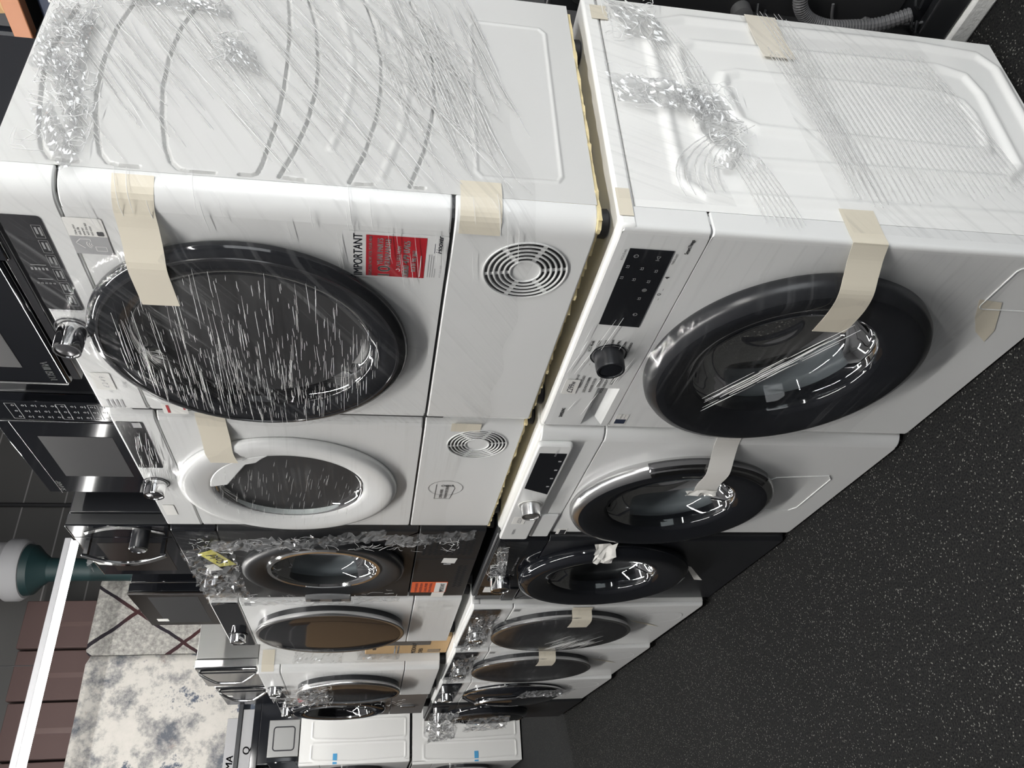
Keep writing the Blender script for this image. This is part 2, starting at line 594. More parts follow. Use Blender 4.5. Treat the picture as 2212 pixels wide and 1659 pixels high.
# ------------------------------------------------------------------ appliance pieces
def front_outline(wd, r, dep, y0=0.0, n=6):
    """plan outline of a front piece with rounded front corners, counted from back-left along the front."""
    L = [(0, -dep)]
    for k in range(n + 1):
        a = PI - k * PI / 2 / n
        L.append((r + r * math.cos(a), y0 - r + r * math.sin(a)))
    R_ = [(wd - x, y) for x, y in reversed(L)]
    return L, R_


def front_piece(name, parent, mt, wd, z0, z1, r, hole=None, holes=(), dep=None, gap=0.0, bevel=0.0025):
    """front panel wrapping round both front corners; hole = (cx, cz, R) round, holes = rectangles."""
    dep = dep or r + 0.002
    L, R_ = front_outline(wd, r, dep)
    mb = MB()
    prof = L
    for side in (L, R_):
        n = len(side)
        vs = [(x, y, z0) for x, y in side] + [(x, y, z1) for x, y in side]
        mb.add(vs, [(i, i + 1, n + i + 1, n + i) for i in range(n - 1)])
    allp = L + R_
    for z in (z0, z1):
        mb.add([(x, y, z) for x, y in allp], [tuple(range(len(allp)))])
    xa, xb = r, wd - r
    if hole:
        cx, cz, R = hole
        angs = [2 * PI * k / 96 for k in range(96)]
        for X, Z in ((xa, z0), (xb, z0), (xb, z1), (xa, z1)):
            angs.append(math.atan2(Z - cz, X - cx) % (2 * PI))
        angs = sorted(set(round(a, 5) for a in angs))
        inn, out, lip = [], [], []
        for a in angs:
            ca, sa = math.cos(a), math.sin(a)
            t = 1e9
            if ca > 1e-9: t = min(t, (xb - cx) / ca)
            if ca < -1e-9: t = min(t, (xa - cx) / ca)
            if sa > 1e-9: t = min(t, (z1 - cz) / sa)
            if sa < -1e-9: t = min(t, (z0 - cz) / sa)
            inn.append((cx + R * ca, 0, cz + R * sa)); out.append((cx + t * ca, 0, cz + t * sa))
            lip.append((cx + R * ca, -0.03, cz + R * sa))
        n = len(angs)
        mb.add(inn + out + lip, [(k, (k + 1) % n, n + (k + 1) % n, n + k) for k in range(n)] + [(k, (k + 1) % n, 2 * n + (k + 1) % n, 2 * n + k) for k in range(n)])
    else:
        xs = sorted({xa, xb, *[h[0] for h in holes], *[h[1] for h in holes]})
        zs = sorted({z0, z1, *[h[2] for h in holes], *[h[3] for h in holes]})
        for i in range(len(xs) - 1):
            for j in range(len(zs) - 1):
                mx_, mz_ = (xs[i] + xs[i + 1]) / 2, (zs[j] + zs[j + 1]) / 2
                if any(h[0] < mx_ < h[1] and h[2] < mz_ < h[3] for h in holes):
                    continue
                rect(mb, xs[i], xs[i + 1], zs[j], zs[j + 1], 0)
    me_o = mb
    bmv = {}
    # weld
    v2, remap = [], []
    for p in me_o.v:
        k = (round(p[0], 5), round(p[1], 5), round(p[2], 5))
        if k not in bmv:
            bmv[k] = len(v2); v2.append(p)
        remap.append(bmv[k])
    me_o.v = v2
    me_o.f = [q for q in (tuple(dict.fromkeys(remap[i] for i in q)) for q in me_o.f) if len(q) > 2]
    return me_o.build(name, mt, parent, bevel=bevel)


def seg_dist(p, a, b):
    ax, ay = a; bx, by = b
    dx, dy = bx - ax, by - ay
    t = max(0.0, min(1.0, ((p[0] - ax) * dx + (p[1] - ay) * dy) / (dx * dx + dy * dy + 1e-12)))
    return math.hypot(p[0] - ax - t * dx, p[1] - ay - t * dy)


def smooth01(t):
    t = max(0.0, min(1.0, t)); return t * t * (3 - 2 * t)


def side_panel(mb, y0, y1, z0, z1, beads, ny, nz, x=0.0):
    """pressed steel side: beads = list of (polyline in (y, z), half width, height)."""
    import numpy as np
    Y = np.linspace(y0, y1, ny + 1); Z = np.linspace(z0, z1, nz + 1)
    GY, GZ = np.meshgrid(Y, Z)
    H = np.zeros_like(GY)
    for pl, hw, ht in beads:
        D = np.full_like(GY, 1e9)
        for (a, b) in zip(pl[:-1], pl[1:]):
            dx, dy = b[0] - a[0], b[1] - a[1]
            t = np.clip(((GY - a[0]) * dx + (GZ - a[1]) * dy) / (dx * dx + dy * dy + 1e-12), 0, 1)
            D = np.minimum(D, np.hypot(GY - a[0] - t * dx, GZ - a[1] - t * dy))
        t = np.clip(1 - D / hw, 0, 1)
        h = t * t * (3 - 2 * t) * ht
        H = np.where(np.abs(h) > np.abs(H), h, H)
    vs = [(x - float(H[j, i]), float(Y[i]), float(Z[j])) for j in range(nz + 1) for i in range(ny + 1)]
    fs = [(j * (ny + 1) + i, j * (ny + 1) + i + 1, (j + 1) * (ny + 1) + i + 1, (j + 1) * (ny + 1) + i) for j in range(nz) for i in range(ny)]
    mb.add(vs, fs)


def cabinet(parent, mt, wd, dep, z0, z1, r, beads=None, res=(90, 140)):
    mb = MB()
    x0 = 0.0
    yb = -dep
    yf = -r - 0.0024     # fine seam to the front pieces
    if beads is None:     # open towards the front pieces
        mb.add([(0, yb, z0), (wd, yb, z0), (wd, yf, z0), (0, yf, z0), (0, yb, z1), (wd, yb, z1), (wd, yf, z1), (0, yf, z1)],
               [(0, 1, 2, 3), (4, 7, 6, 5), (0, 4, 5, 1), (1, 5, 6, 2), (3, 7, 4, 0)])
    else:
        mb.add([(0, yb, z0), (wd, yb, z0), (wd, yf, z0), (0, yf, z0), (0, yb, z1), (wd, yb, z1), (wd, yf, z1), (0, yf, z1)],
               [(0, 1, 2, 3), (4, 7, 6, 5), (0, 4, 5, 1), (1, 5, 6, 2)])
        side_panel(mb, yb, yf, z0, z1, beads, *res)
    return mb.build('cabinet', mt, parent, ang=50)


def feet(parent, wd, dep, z0, z1, r=0.022):
    for x in (0.05, wd - 0.05):
        for y in (-0.05, -dep + 0.06):
            MB().lathe([(0.0005, z1), (r * 0.8, z1), (r, z1 - (z1 - z0) * 0.35), (r * 1.05, z0 + 0.002), (r * 0.95, z0), (0.0005, z0)], (x, y, 0), 20, 'z').build('foot', 'rubber', parent)


def door_ring(parent, mt, c, R, rim, gr, y=0.0, lip=0.012, name='door'):
    return MB().lathe([(R - 0.004, 0.001), (R, 0.006), (R, rim * 0.6), (R - 0.005, rim * 0.86), (R - 0.016, rim), (gr + lip * 2.2, rim * 0.97), (gr + lip * 0.6, rim * 0.80), (gr, rim * 0.5), (gr - 0.004, -0.015)], (c[0], y, c[1]), 96).build(name, mt, parent, ang=50)


def bowl(parent, mt, c, gr, rim, deep=0.085, y=0.0, name='door_glass', bulge=0.0):
    pr = [(gr, rim * 0.55), (gr * 0.985, rim * 0.45), (gr * 0.95, rim * 0.1), (gr * 0.90, -deep * 0.35), (gr * 0.82, -deep * 0.7), (gr * 0.66, -deep * 0.92), (gr * 0.35, -deep), (0.0005, -deep)]
    return MB().lathe(pr, (c[0], y, c[1]), 72).build(name, mt, parent, ang=70)


def drum(parent, c, R=0.235, y0=-0.075, y1=-0.42):
    mb = MB()
    mb.lathe([(R * 0.80, y0), (R, y0 - 0.01), (R, y1), (R * 0.6, y1 - 0.02), (0.03, y1 - 0.01), (0.0005, y1 + 0.02)], (c[0], 0, c[1]), 64)
    for k in range(3):   # lifter ribs
        a = math.radians(100 + 120 * k)
        p = [(c[0] + R * 0.93 * math.cos(a), y0 - 0.03 - t * 0.28, c[1] + R * 0.93 * math.sin(a)) for t in (0, 0.5, 1)]
        mb.tube(p, [0.02, 0.026, 0.02], 8)
    return mb.build('drum', 'drum_steel', parent, ang=50)


def gasket(parent, c, R, gr, mt='gasket_grey'):
    return MB().lathe([(R, -0.02), (R * 0.97, -0.03), (gr * 1.04, -0.035), (gr * 0.99, -0.05), (gr * 1.02, -0.07), (gr * 0.96, -0.085), (gr * 1.05, -0.10)], (c[0], 0, c[1]), 64).build('gasket', mt, parent, ang=60)


def knob(parent, c, r, h, mt='chrome', face='dark_chrome', y=0.0, base='print_black'):
    k = MB().lathe([(r * 1.02, 0.0), (r, 0.003), (r * 0.97, h * 0.9), (r * 0.93, h), (r * 0.80, h), (r * 0.78, h - 0.002)], (c[0], y, c[1]), 40).build('control_knob', mt, parent, ang=40)
    MB().lathe([(r * 0.79, h - 0.002), (r * 0.5, h - 0.001), (0.0005, h)], (c[0], y, c[1]), 40).build('knob_face', face, k)
    MB().lathe([(r * 1.24, 0.0005), (r * 1.24, 0.002), (r * 1.16, 0.002), (r * 1.16, 0.0005)], (c[0], y, c[1]), 40).build('knob_ring', base, k)
    return k


def sheet(parent, name, mt, cols, solid=0.0005, sub=1):
    """strip through a list of cross lines; each cross line is (p, q)."""
    mb = MB()
    vs = []
    for p, q in cols:
        vs += [p, q]
    mb.add(vs, [(2 * i, 2 * i + 1, 2 * i + 3, 2 * i + 2) for i in range(len(cols) - 1)])
    return mb.build(name, mt, parent, solid=solid, smooth=False)


def vent(parent, c, r0, r1, y, rings=5, spokes=6, a_off=20, mt='dark_void'):
    """round grille: concentric slots cut by spokes."""
    mb = MB()
    st = (r1 - r0) / rings
    for k in range(rings):
        ra = r0 + st * k; rb = ra + st * 0.46
        for s in range(spokes):
            ga = math.degrees(0.0035 / ra)
            ring_flat(mb, c, ra, rb, y + 0.0006, a_off + 360 / spokes * s + ga, a_off + 360 / spokes * (s + 1) - ga, 72)
    o = mb.build('vent_slots', mt, parent, smooth=False)
    mb = MB()
    for k in range(rings + 1):
        ra = r0 + st * k - st * 0.24
        mb.lathe([(ra - st * 0.13, 0), (ra - st * 0.1, 0.0022), (ra + st * 0.1, 0.0022), (ra + st * 0.13, 0)], (c[0], y, c[1]), 72)
    mb.build('vent_grille', 'white_plastic', parent)
    return o


def strands(parent, n, pick, name='film_wrap', r=(0.0004, 0.0009), mb=None, mt='film_strand'):
    """drawn ridges of the film: pick() gives a list of points."""
    mb = mb or MB()
    for _ in range(n):
        p = pick()
        k = len(p)
        ra = rnd.uniform(*r)
        rr = [ra * (0.25 + 0.75 * math.sin(PI * (i + 0.5) / k)) for i in range(k)]
        mb.tube(p, rr, 5, cap=True)
    o = mb.build(name, mt, parent, ang=80)
    o['kind'] = 'stuff'
    return o


def crumple(parent, name, O, U, V, Nn, nu, nv, amp, seed, mt='film_crumpled', edge=0.15, solid=0.0):
    """piece of creased film spread from O along U and V, thrown up along Nn in sharp folds."""
    O, U, V, Nn = Vector(O), Vector(U), Vector(V), Vector(Nn).normalized()
    g = random.Random(seed)
    mb = MB()

    def fn(u, v):
        du = (g.random() - 0.5) * 0.7 / nu; dv = (g.random() - 0.5) * 0.7 / nv
        ed = 1.0
        wob = edge * noise.noise(Vector((u * 5 + seed, v * 5, seed)))
        p = O + U * (u + du + wob * (0.5 - v) * 0.6) + V * (v + dv + wob * (0.5 - u))
        h = abs(noise.noise(p * 28 + Vector((seed, 0, 0)))) * 0.9 + g.random() * 0.55
        return tuple(p + Nn * (0.003 + amp * h * (0.35 + 0.65 * math.sin(PI * min(max(u, 0), 1)))))
    mb.grid(fn, nu, nv)
    Un, Vn = U.normalized(), V.normalized()
    return mb.build(name, mt, parent, smooth=False, uv=lambda co: (co.dot(Un), co.dot(Vn)))

# ================================================================== the room
mb = MB(); mb.add([(-4.5, -3.6, 0), (7.7, -3.6, 0), (7.7, 3.6, 0), (-4.5, 3.6, 0), (-4.5, -3.6, -0.1), (7.7, -3.6, -0.1), (7.7, 3.6, -0.1), (-4.5, 3.6, -0.1)],
                  [(0, 1, 2, 3), (4, 7, 6, 5), (0, 4, 5, 1), (1, 5, 6, 2), (2, 6, 7, 3), (3, 7, 4, 0)])
struct(mb.build('floor', 'carpet'))
struct(MB().box(-4.5, 7.7, -3.6, 3.6, 5.6, 5.7).build('ceiling', 'ceiling_paint'))
struct(MB().box(7.6, 7.7, -3.6, 3.6, 0, 5.6).build('wall_end', 'panelled_wall'))
struct(MB().box(-4.5, 7.7, -3.7, -3.6, 0, 5.6).build('wall_back', 'wall_paint'))
struct(MB().box(-4.5, 7.7, 3.6, 3.7, 0, 5.6).build('wall_aisle', 'wall_paint'))
mb = MB()
mb.box(-4.6, -4.5, -3.6, 3.6, 0, 0.3).box(-4.6, -4.5, -3.6, 3.6, 2.85, 5.6)
mb.box(-4.6, -4.5, -3.6, -3.0, 0.3, 2.85).box(-4.6, -4.5, 1.8, 3.6, 0.3, 2.85)
struct(mb.build('wall_entry', 'wall_paint'))
mb = MB()
for y in (-3.0, -1.4, 0.2, 1.74):
    mb.box(-4.6, -4.5, y, y + 0.06, 0.3, 2.85)
mb.box(-4.6, -4.5, -3.0, 1.8, 0.3, 0.36).box(-4.6, -4.5, -3.0, 1.8, 2.79, 2.85)
wf = struct(mb.build('window_1', 'black_satin'))
MB().box(-4.56, -4.55, -3.0, 1.8, 0.3, 2.85).build('window_pane', 'bowl_glass', wf)
# gallery floor that carries the cartons and the hung rugs
struct(MB().box(7.0, 7.6, -1.72, 3.6, 3.50, 3.64).build('beam_gallery', 'cardboard_dim'))
# dark conduit on the end wall
struct(MB().tube([(7.57, -2.74, 0), (7.57, -2.74, 5.6)], 0.022, 10).build('trim_1', 'black_matt'))


def batten(loc, length, label, along='y', group='ceiling batten lights', tube='fill_tube_light'):
    t = thing('batten_light', label, 'light', loc, 0 if along == 'y' else -PI / 2, group)
    MB().box(-0.04, 0.04, 0, length, 0.0, 0.05).build('housing', 'batten_housing', t, bevel=0.005)
    MB().tube([(0, 0.02, -0.025), (0, length - 0.02, -0.025)], 0.026, 14).build('light_tube', tube, t)
    for y in (min(1.0, length * 0.3), length - 0.4):
        MB().tube([(0, y, 0.05), (0, y, 5.6 - loc[2])], 0.004, 6).build('hanger', 'black_matt', t)
    return t


batten((5.9, -1.74, 3.60), 5.0, 'long bright batten light hung in front of the cartons above the rugs', tube='tube_light_end')
batten((-2.2, -1.2, 3.2), 2.4, 'unseen batten light added over the near end of the aisle')  # this and the next three are unseen battens, added for brightness
batten((-1.6, 1.6, 4.3), 2.9, 'unseen batten light added along the aisle facing the nearest dryers', along='x')
batten((1.9, 1.6, 4.3), 2.9, 'unseen batten light added along the far half of the aisle', along='x')
batten((3.6, -0.9, 3.8), 2.4, 'unseen batten light added across the far end of the aisle')

# ---- end of the room: column, rugs, cartons
t = thing('column', 'dark green round column with a flared head and white cap beside the rugs', 'column', (6.6, -1.72, 0))
t['kind'] = 'structure'
MB().lathe([(0.0005, 0.0), (0.13, 0.0), (0.13, 0.12), (0.105, 0.16), (0.10, 3.85), (0.105, 3.98), (0.15, 4.04), (0.215, 4.10), (0.225, 4.16), (0.0005, 4.16)], (0, 0, 0), 36, 'z').build('shaft', 'column_green', t)
MB().lathe([(0.0005, 4.16), (0.245, 4.16), (0.27, 4.20), (0.27, 4.30), (0.24, 4.34), (0.24, 5.6), (0.0005, 5.6)], (0, 0, 0), 36, 'z').build('capital', 'plaster_white', t)


def rug(name_mat, x, y0, y1, z0, z1, label, wav):
    mb = MB()

    def fn(u, v):
        y = y0 + (y1 - y0) * u; z = z0 + (z1 - z0) * v
        # top corners are slightly rounded
        e = min(u, 1 - u) * (y1 - y0)
        if v > 0.5 and e < 0.05:
            z -= (0.05 - e) ** 2 * 12 * (v - 0.5) * 2
        return (x + 0.008 * math.sin(y * wav + z), y, z)
    mb.grid(fn, 30, 20)
    return tag(mb.build('hanging_rug', name_mat, None, solid=0.012), label, 'rug', 'rugs hung on the end wall')


rug('rug_diamond', 6.96, -1.765, -1.052, 2.05, 3.65, 'pale grey rug with crossing dark lines hung beside the green column', 5)
rug('rug_abstract', 6.95, -1.045, 0.98, 2.05, 3.63, 'cream rug with blue grey blotches hung next to the lined rug', 4)

ys = [-1.575, -1.13, -0.688, -0.218, 0.26, 0.72]
lab = ['brown carton above the lined rug, next to the green column', 'brown carton above the rugs, second along from the green column',
       'taped brown carton above the blotched rug, third along from the green column', 'brown carton above the blotched rug at the bottom edge of the photo', None]
for k in range(5):
    if not lab[k]:
        continue
    t = thing('carton', lab[k], 'box', (7.02 + 0.01 * (k % 2), ys[k] + 0.006, 3.641), 0, 'brown cartons on the gallery')
    wd = ys[k + 1] - ys[k] - 0.02
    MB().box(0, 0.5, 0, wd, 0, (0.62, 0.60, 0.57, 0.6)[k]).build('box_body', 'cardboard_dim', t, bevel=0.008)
    MB().box(-0.0015, 0, wd * 0.46, wd * 0.56, 0.0, 0.3).build('packing_tape', 'carton_tape', t)

# tall glossy black fridges at the end of the row, with long flat packs on top
def fridge(y0, y1, label):
    t = thing('fridge_freezer', label, 'fridge', (6.33, y0, 0), 0, 'black fridge freezers at the end wall')
    wd = y1 - y0
    MB().box(0.05, 0.6, 0, wd, 0.03, 2.02).build('cabinet', 'black_satin', t, bevel=0.01)
    MB().box(0.0, 0.045, 0.003, wd - 0.003, 0.75, 2.02).build('door', 'black_gloss', t, bevel=0.008)
    MB().box(0.0, 0.045, 0.003, wd - 0.003, 0.05, 0.743).build('door', 'black_gloss', t, bevel=0.008)
    MB().tube([(-0.03, wd - 0.06, 0.95), (-0.04, wd - 0.06, 1.0), (-0.04, wd - 0.06, 1.5), (-0.03, wd - 0.06, 1.55)], 0.012, 10).build('door_handle', 'black_satin', t)
    for y in (0.06, wd - 0.06):
        for x in (0.1, 0.54):
            MB().lathe([(0.0005, 0), (0.025, 0), (0.025, 0.03), (0.0005, 0.03)], (x, y, 0), 12, 'z').build('foot', 'rubber', t)
    return t


fridge(-0.62, -0.03, 'glossy black fridge freezer below the rugs, half hidden behind the last dryers')
fridge(-0.02, 0.57, 'glossy black fridge freezer below the rugs at the bottom edge of the photo')

for k, (dx, z, hgt, mt, y0, y1, lb) in enumerate([
        (0.00, 2.02, 0.055, 'black_gloss', -0.60, 0.55, 'black glass panel in a flat pack, lowest of the packs on the fridges'),
        (0.03, 2.075, 0.09, 'paper_grey', -0.46, 0.55, 'grey paper covered flat pack with black handwriting on top of the fridges'),
        (0.02, 2.165, 0.035, 'black_satin', -0.58, 0.54, 'thin black tray lying between the two grey flat packs on the fridges'),
        (0.06, 2.20, 0.085, 'paper_grey', -0.40, 0.54, 'grey flat pack with handwriting, topmost on the fridges under the blotched rug')]):
    o = MB().box(6.34 + dx, 6.34 + dx + 0.42, y0, y1, z, z + hgt).build('flat_pack', mt, None, bevel=0.004)
    tag(o, lb, 'flat pack', 'flat packs on the fridges')
    if mt == 'paper_grey':
        mb = MB()
        text(mb, 'Q' if k == 1 else 'SMA', -0.12 if k == 1 else 0.02, z + 0.012, 0.075, 6.34 + dx - 0.001, plane='side', slant=0.1, bold=0.002)
        mb.build('handwriting', 'print_black', o, smooth=False)

# ================================================================== dryers and washers
DZ = 0.85     # the dryers stand on the washers
G_D = 'stacked tumble dryers'
G_W = 'washing machines along the floor'


# ---------------------------------------------------------------- dryer 1
d1 = thing('tumble_dryer', 'white dryer with black porthole and red guarantee sticker, nearest of the top row', 'tumble dryer', (0, 0, DZ), 0, G_D)
ARCS = [
    [(-0.379, 1.653), (-0.316, 1.662), (-0.250, 1.668), (-0.196, 1.663), (-0.137, 1.653), (-0.097, 1.644), (-0.068, 1.635), (-0.05, 1.622), (-0.047, 1.60), (-0.047, 1.585)],
    [(-0.404, 1.576), (-0.332, 1.590), (-0.258, 1.594), (-0.194, 1.591), (-0.140, 1.582), (-0.098, 1.572), (-0.066, 1.562), (-0.05, 1.55), (-0.046, 1.535), (-0.046, 1.510)],
    [(-0.422, 1.481), (-0.347, 1.501), (-0.276, 1.507), (-0.207, 1.505), (-0.146, 1.496), (-0.089, 1.483), (-0.06, 1.472), (-0.048, 1.46), (-0.045, 1.448), (-0.045, 1.413)],
    [(-0.448, 1.349), (-0.372, 1.341), (-0.293, 1.338), (-0.231, 1.338), (-0.154, 1.342), (-0.101, 1.349), (-0.070, 1.353), (-0.05, 1.358), (-0.046, 1.365), (-0.046, 1.381)],
    [(-0.454, 1.318), (-0.379, 1.300), (-0.290, 1.292), (-0.238, 1.291), (-0.162, 1.299), (-0.097, 1.313), (-0.047, 1.329), (-0.044, 1.295)],
    [(-0.471, 1.229), (-0.406, 1.211), (-0.322, 1.197), (-0.252, 1.195), (-0.185, 1.200), (-0.109, 1.214), (-0.047, 1.234), (-0.044, 1.228), (-0.046, 1.201)],
    [(-0.478, 1.152), (-0.413, 1.130), (-0.335, 1.116), (-0.271, 1.113), (-0.197, 1.117), (-0.119, 1.130), (-0.047, 1.150), (-0.046, 1.130)]]
FAINT = [[(-0.462, 1.274), (-0.388, 1.254), (-0.315, 1.242), (-0.245, 1.241), (-0.163, 1.250), (-0.111, 1.263)],
         [(-0.478, 1.189), (-0.403, 1.168), (-0.312, 1.155), (-0.241, 1.156), (-0.158, 1.164), (-0.060, 1.190)]]
RECT = [(-0.431, 1.052), (-0.445, 1.043), (-0.444, 0.934), (-0.432, 0.924), (-0.090, 0.926), (-0.079, 0.933), (-0.077, 1.045), (-0.088, 1.054), (-0.431, 1.052)]
lz = lambda pl: [(a, b - DZ) for a, b in pl]
beads = [(lz(p), 0.0036, -0.0068) for p in ARCS] + [(lz(p), 0.009, 0.0022) for p in FAINT] + [(lz(RECT), 0.005, 0.0018)]
cabinet(d1, 'dryer_enamel', 0.602, 0.52, 0.028, 0.843, 0.036, beads, (300, 510))
DC = (0.333, 0.540)
front_piece('front_panel', d1, 'white_plastic', 0.602, 0.2405, 0.757, 0.036, hole=(DC[0], DC[1], 0.205))
front_piece('kick_plate', d1, 'white_plastic', 0.602, 0.028, 0.2355, 0.036)
front_piece('control_panel', d1, 'white_plastic', 0.602, 0.761, 0.843, 0.036)
MB().prism([(0.004, -0.036), (0.598, -0.036), (0.598, -0.012), (0.02, -0.012)], 0.2, 0.80).build('door_frame', 'black_matt', d1)
feet(d1, 0.602, 0.52, 0, 0.03)
dr = door_ring(d1, 'black_gloss', DC, 0.254, 0.024, 0.190)
MB().lathe([(0.240, 0.021), (0.239, 0.0255), (0.235, 0.026), (0.234, 0.023)], (DC[0], 0, DC[1]), 96).build('trim_ring', 'smoke_plastic', dr)
bowl(dr, 'smoked_glass', DC, 0.192, 0.026, 0.06)
gasket(d1, DC, 0.204, 0.192, 'black_matt')
drum(d1, DC, 0.25)
MB().plate(rrect(DC[0] - 0.04, DC[0] + 0.10, DC[1] - 0.175, DC[1] - 0.085, 0.02), -0.080, -0.064).build('filter_reflection', 'paper_grey', d1, bevel=0.004)  # filter plate, its pale grey also imitating the reflection low in the bowl
knob(d1, (0.318, 0.820), 0.0225, 0.046)
mb = MB()
for k, (a, b) in enumerate([(0.300, 'Baby'), (0.300, 'Synthetics'), (0.300, 'Mixed'), (0.300, 'Sports & Casual'), (0.300, 'Delicates'), (0.300, 'Cotton')]):
    z = 0.836 - k * 0.0088
    text(mb, b, 0.2735, z, 0.0058, 0.0007, width=0.0035 * min(len(b), 5))
    line(mb, (0.2875, z + 0.002), (0.291 + 0.002 * abs(k - 2.5), z + 0.002), 0.0006, 0.0007)
    line(mb, (0.347 - 0.002 * abs(k - 2.5), z + 0.002), (0.354, z + 0.002), 0.0006, 0.0007)
    text(mb, ('Rapid', 'Wool', 'Shirts', 'Towels', 'Mix', 'Eco')[k], 0.372, z, 0.0058, 0.0007, right=True)
text(mb, 'AI DRY', 0.52, 0.808, 0.009, 0.0007, slant=0.1)
text(mb, '10 kg', 0.50, 0.780, 0.010, 0.0007)
for k in range(4):
    rect(mb, 0.545, 0.575, 0.800 + k * 0.008, 0.804 + k * 0.008, 0.0007)
mb.build('panel_lettering', 'print_grey', d1, smooth=False)
disp = MB().plate(rrect(0.058, 0.268, 0.790, 0.8425, 0.006), -0.002, 0.0012).build('display', 'smoke_plastic', d1)
mb = MB()
for k in range(6):
    x = 0.075 + k * 0.031
    line(mb, (x, 0.794), (x + 0.026, 0.794), 0.0007, 0.0018); line(mb, (x, 0.806), (x + 0.026, 0.806), 0.0007, 0.0018)
    line(mb, (x, 0.794), (x, 0.806), 0.0007, 0.0018); line(mb, (x + 0.026, 0.794), (x + 0.026, 0.806), 0.0007, 0.0018)
    rect(mb, x + 0.004, x + 0.021, 0.7955, 0.7985, 0.0018); rect(mb, x + 0.004, x + 0.018, 0.8005, 0.8035, 0.0018)
for x in (0.160, 0.192):
    line(mb, (x, 0.812), (x, 0.833), 0.0016, 0.0018)
for k in range(5):
    rect(mb, 0.166, 0.172, 0.812 + k * 0.005, 0.815 + k * 0.005, 0.0018)
    ring_flat(mb, (0.202, 0.813 + k * 0.0055), 0.0008, 0.0018, 0.0018, n=12)
mb.build('display_icons', 'print_dim', disp, smooth=False)
# price note stuck to the control panel
pn = MB().plate(rrect(0.452, 0.508, 0.800, 0.832, 0.002), 0.0008, 0.0014).build('price_note', 'paper', d1)
mb = MB()
text(mb, '\u00a3 2 4 9', 0.500, 0.810, 0.013, 0.0016, slant=0.2)
mb.build('handwriting', 'print_grey', pn, smooth=False)
# wifi sticker
st = MB().plate(rrect(0.056, 0.1295, 0.7125, 0.7625, 0.003), 0.0006, 0.0010).build('sticker', 'paper', d1)
mb = MB(); rect(mb, 0.0925, 0.1295, 0.7128, 0.7622, 0.0012); mb.build('sticker_field', 'paper_grey', st, smooth=False)
mb = MB()
hx, hz = 0.107, 0.741
for p, q in (((0.098, 0.7495), (0.0975, 0.737)), ((0.0975, 0.7495), (0.106, 0.757)), ((0.106, 0.757), (0.117, 0.7475)), ((0.0975, 0.737), (0.103, 0.737))):
    line(mb, p, q, 0.0011, 0.0014)
for r in (0.003, 0.006, 0.009):
    ring_flat(mb, (0.1085, 0.7345), r - 0.0005, r + 0.0006, 0.0014, 30, 125, 24)
for p, q in (((0.113, 0.7195), (0.113, 0.7335)), ((0.113, 0.7335), (0.122, 0.7335)), ((0.122, 0.7335), (0.122, 0.7195)), ((0.122, 0.7195), (0.113, 0.7195))):
    line(mb, p, q, 0.0009, 0.0014)
mb.build('sticker_symbol', 'print_white', st, smooth=False)
mb = MB()
for k, s in enumerate(['Make your', 'daily life', 'smarter', 'with the app', 'and enjoy']):
    text(mb, s, 0.0895, 0.7505 - k * 0.0052, 0.0048, 0.0012)
mb.add([(x, 0.0012, z) for x, z in rrect(0.0815, 0.0905, 0.7158, 0.7248, 0.002)], [tuple(range(24))])
mb.build('lettering', 'print_black', st, smooth=False)
# guarantee sticker
gs = MB().plate(rrect(0.046, 0.147, 0.2405, 0.3925, 0.003), 0.0004, 0.0008).build('sticker', 'white_plastic', d1)
mb = MB(); mb.add([(x, 0.0011, z) for x, z in rrect(0.0515, 0.1420, 0.2720, 0.3590, 0.0004, 2)], [tuple(range(12))]); mb.build('sticker_field', 'sticker_red', gs, smooth=False)
mb = MB()
text(mb, 'IMPORTANT', 0.142, 0.3645, 0.0185, 0.0010, width=0.0915, bold=0.0004)
text(mb, 'Hoover', 0.083, 0.2490, 0.012, 0.0010, slant=0.25, bold=0.0003)
line(mb, (0.083, 0.2595), (0.062, 0.2595), 0.0007, 0.0010)
mb.build('lettering', 'carton_navy', gs, smooth=False)
mb = MB()
for k in range(4):
    line(mb, (0.139, 0.2665 - k * 0.0034), (0.085 + (0.033 if k == 3 else rnd.uniform(0, 0.006)), 0.2665 - k * 0.0034), 0.0011, 0.0010)
text(mb, '40 07 2014 10009', 0.139, 0.2465, 0.0040, 0.0010)
mb.build('small_print', 'print_grey', gs, smooth=False)
mb = MB()
text(mb, 'REGISTER NOW FOR YOUR FREE', 0.1405, 0.3505, 0.0066, 0.0014, width=0.087, bold=0.00015)
text(mb, '10', 0.1400, 0.3235, 0.0260, 0.0014, width=0.022, bold=0.0006)
text(mb, 'YEAR PARTS', 0.1155, 0.3345, 0.0120, 0.0014, width=0.058, bold=0.0004)
text(mb, 'GUARANTEE', 0.1165, 0.3235, 0.0120, 0.0014, width=0.060, bold=0.0004)
text(mb, 'CALL FREE NOW', 0.1210, 0.3085, 0.0085, 0.0014, width=0.050, bold=0.0002)
ring_flat(mb, (0.1260, 0.3115), 0.0022, 0.0034, 0.0014, 100, 330, 20)
text(mb, '0800 479 0765', 0.1400, 0.2955, 0.0135, 0.0014, width=0.080, bold=0.0005)
text(mb, 'ROI 01 902 3663', 0.1270, 0.2855, 0.0090, 0.0014, width=0.047, bold=0.0003)
line(mb, (0.139, 0.2785), (0.090, 0.2785), 0.0014, 0.0014)
mb.build('lettering', 'paper', gs, smooth=False)
